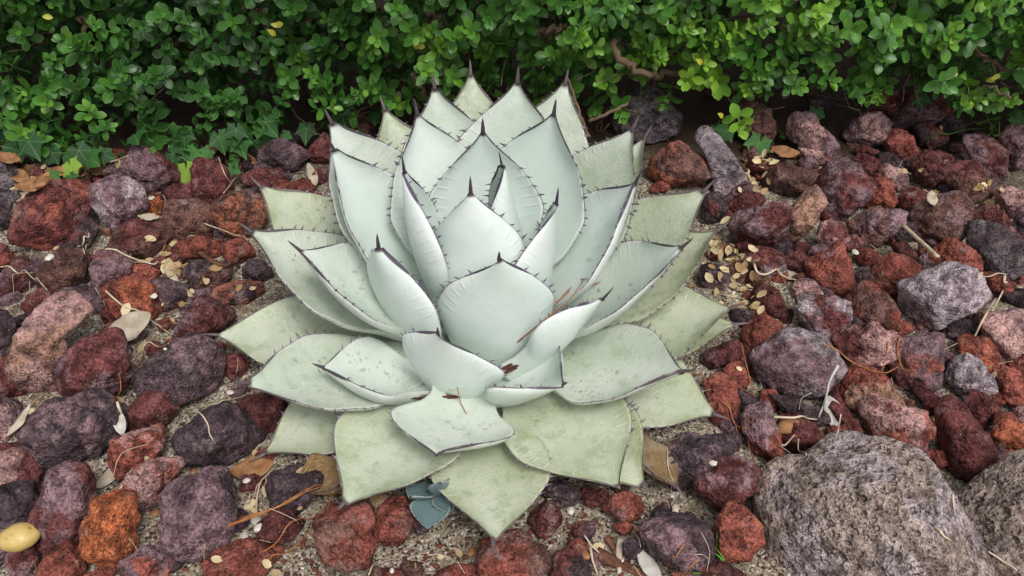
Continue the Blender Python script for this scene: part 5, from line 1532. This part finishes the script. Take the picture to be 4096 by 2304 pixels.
ivy('shaded ivy leaves in the dark gap behind the agave', '6', [(305, 545, .085, -60, 'm'), (850, 470, .09, -70, 'd'), (590, 565, .07, -90, 'd'), (150, 640, .085, -70, 'm'), (280, 660, .055, -40, 'g'), (430, 610, .04, -20, 'g'), (1080, 460, .06, -90, 'd')])
ivy('ivy with a large glossy leaf lying on tan litter before the shaded brown slab', '3', [(970, 410, .095, -110, 'g'), (770, 335, .075, -120, 'm'), (705, 320, .045, -90, 'm'), (1112, 365, .035, -30, 'm')], (.02, .05))
ivy('single ivy leaf hanging over the long jagged mauve-pink rock', '3', [(1315, 222, .062, -100, 'm')], (.05, .09))
ivy('single ivy leaf beside the dark red shaded rock', '3', [(1938, 145, .062, -20, 'm')], (.06, .10))
ivy('grey-green ivy leaves at the far end of the hedge', '3', [(2540, 275, .075, -60, 'm'), (2520, 235, .05, -60, 'g'), (2575, 300, .05, -100, 'm')], (.05, .09))

# ---- tan leaf litter, grit and red gravel: nobody could count them
def scatter(name, n, pick, size, mats, label, cat, geo, seed, soil=False):
    lr = np.random.default_rng(seed); A = Acc()
    for _ in range(n):
        sx, sy, spread = pick(lr)
        p = on_z(sx, sy, 0); p[0] += lr.normal(0, spread); p[1] += lr.normal(0, spread)
        ok, loc, nn, _, ob, _ = SC.ray_cast(_dg, Vector((float(p[0]), float(p[1]), .5)), Vector((0, 0, -1)))
        if not ok or loc[2] > .045 or not (ob.name.startswith('ground') or ob.name.startswith('lava')): continue
        if soil and not ob.name.startswith('ground'): continue
        q = np.array(loc); nn = np.array(nn)
        s = lr.uniform(*size)
        v, f = geo(lr, s)
        B = basis(unit(nn + lr.normal(0, .35, 3)), lr.uniform(0, 6.28))
        A.add(v @ B.T + q + np.array([0, 0, s * .12]), f)
    o = new_obj(name, A.mesh(name), mats)
    tag(o, label, None, None, 'stuff'); return o
def husk(lr, s):
    V = []
    for x, h in ((-1, .05), (-.5, .52), (.1, .62), (.65, .45), (1, .05)):
        for k in (-1, 0, 1): V.append((x * s * .5, k * h * s * .5, (abs(k) * .35 * h + .15 * x * x) * s * .5))
    V = np.array(V); F_ = []
    for i in range(4):
        for k in range(2): a = i * 3 + k; F_.append((a, a + 3, a + 4, a + 1))
    return V, F_
POCK = [('3', 830, 470, .06, 10), ('3', 1060, 450, .04, 6), ('3', 950, 510, .03, 6), ('3', 890, 690, .02, 8), ('3', 960, 660, .02, 5), ('3', 780, 1080, .025, 8), ('3', 790, 1160, .02, 6), ('3', 830, 1290, .02, 6), ('3', 1960, 450, .02, 5), ('3', 1900, 560, .02, 5), ('3', 1990, 720, .03, 8), ('3', 2130, 450, .025, 6), ('3', 2030, 600, .03, 4), ('3', 2320, 790, .02, 3), ('3', 1850, 870, .02, 2), ('4', 730, 110, .02, 4), ('1', 1120, 1080, .02, 2), ('1', 1380, 1170, .015, 3), ('1', 1330, 970, .015, 2), ('1', 120, 970, .02, 2), ('1', 1600, 1310, .02, 3), ('1', 500, 400, .06, 4), ('1', 1150, 730, .02, 2), ('5', 900, 950, .15, 3), ('2', 780, 240, .06, 4), ('2', 620, 620, .05, 2), ('5', 1800, 950, .1, 3), ('2', 1300, 1150, .06, 2)]
_pw = np.array([p[4] for p in POCK], float); _pw /= _pw.sum()
def pick_p(lr):
    k = lr.choice(len(POCK), p=_pw); t, x, y, s, _ = POCK[k]; a = src(t, x, y); return a[0], a[1], s
def pick_all(lr): return lr.uniform(-50, 4150), lr.uniform(620, 2330), 0.0
M = Mat('leaf_husk', .6, .25); _c = M.node('ShaderNodeNewGeometry').outputs['Random Per Island']
M.color(M.mix(_c, (.30, .175, .07), (.66, .54, .33)))
scatter('leaf_litter', 620, pick_p, (.012, .024), M.m, 'tan dried hedge leaves collected between the rocks', 'leaf litter', husk, 11)
scatter('leaf_litter', 260, pick_all, (.008, .018), M.m, 'scattered dried leaf scraps between the rocks', 'leaf litter', husk, 12)
def grain(lr, s):
    v, f = ICO[2] if s > .004 else (np.array([[1, 0, 0], [-1, 0, 0], [0, 1, 0], [0, -1, 0], [0, 0, 1], [0, 0, -1.0]]), np.array([[0, 2, 4], [2, 1, 4], [1, 3, 4], [3, 0, 4], [2, 0, 5], [1, 2, 5], [3, 1, 5], [0, 3, 5]]))
    return v * s * .5 * lr.uniform(.6, 1.2, (len(v), 1)) * np.array([1.2, 1, .8]), f
M = Mat('grit', .85, .2); _c = M.node('ShaderNodeNewGeometry').outputs['Random Per Island']
_cc = M.mix(_c, (.07, .03, .026), (.24, .075, .05)); _cc = M.mix(M.ramp(_c, .55, .57), _cc, (.33, .27, .2)); _cc = M.mix(M.ramp(_c, .955, .96), _cc, (.7, .66, .6)); M.color(_cc)
scatter('grit', 2600, pick_all, (.002, .0075), M.m, 'red and pale grit lying on the sand', 'grit', grain, 13, True)
def pick_front(lr): return lr.uniform(600, 3300), lr.uniform(1750, 2330), 0.0
scatter('grit', 1500, pick_front, (.002, .009), M.m, 'coarse grit on the open sand before the agave', 'grit', grain, 14, True)
def rootlet(lr, s):
    a = np.array([-s, 0, 0]); b = np.array([s, 0, 0]); m_ = np.array([0, lr.normal(0, s * .3), s * .06])
    v, f = tube(spline([a, m_, b], 7), .0005, 4); return np.array(v), f
scatter('fine_straw', 260, pick_all, (.010, .035), MAT_STRAW, 'fine straw and rootlets strewn over the sand', 'straw', rootlet, 15)
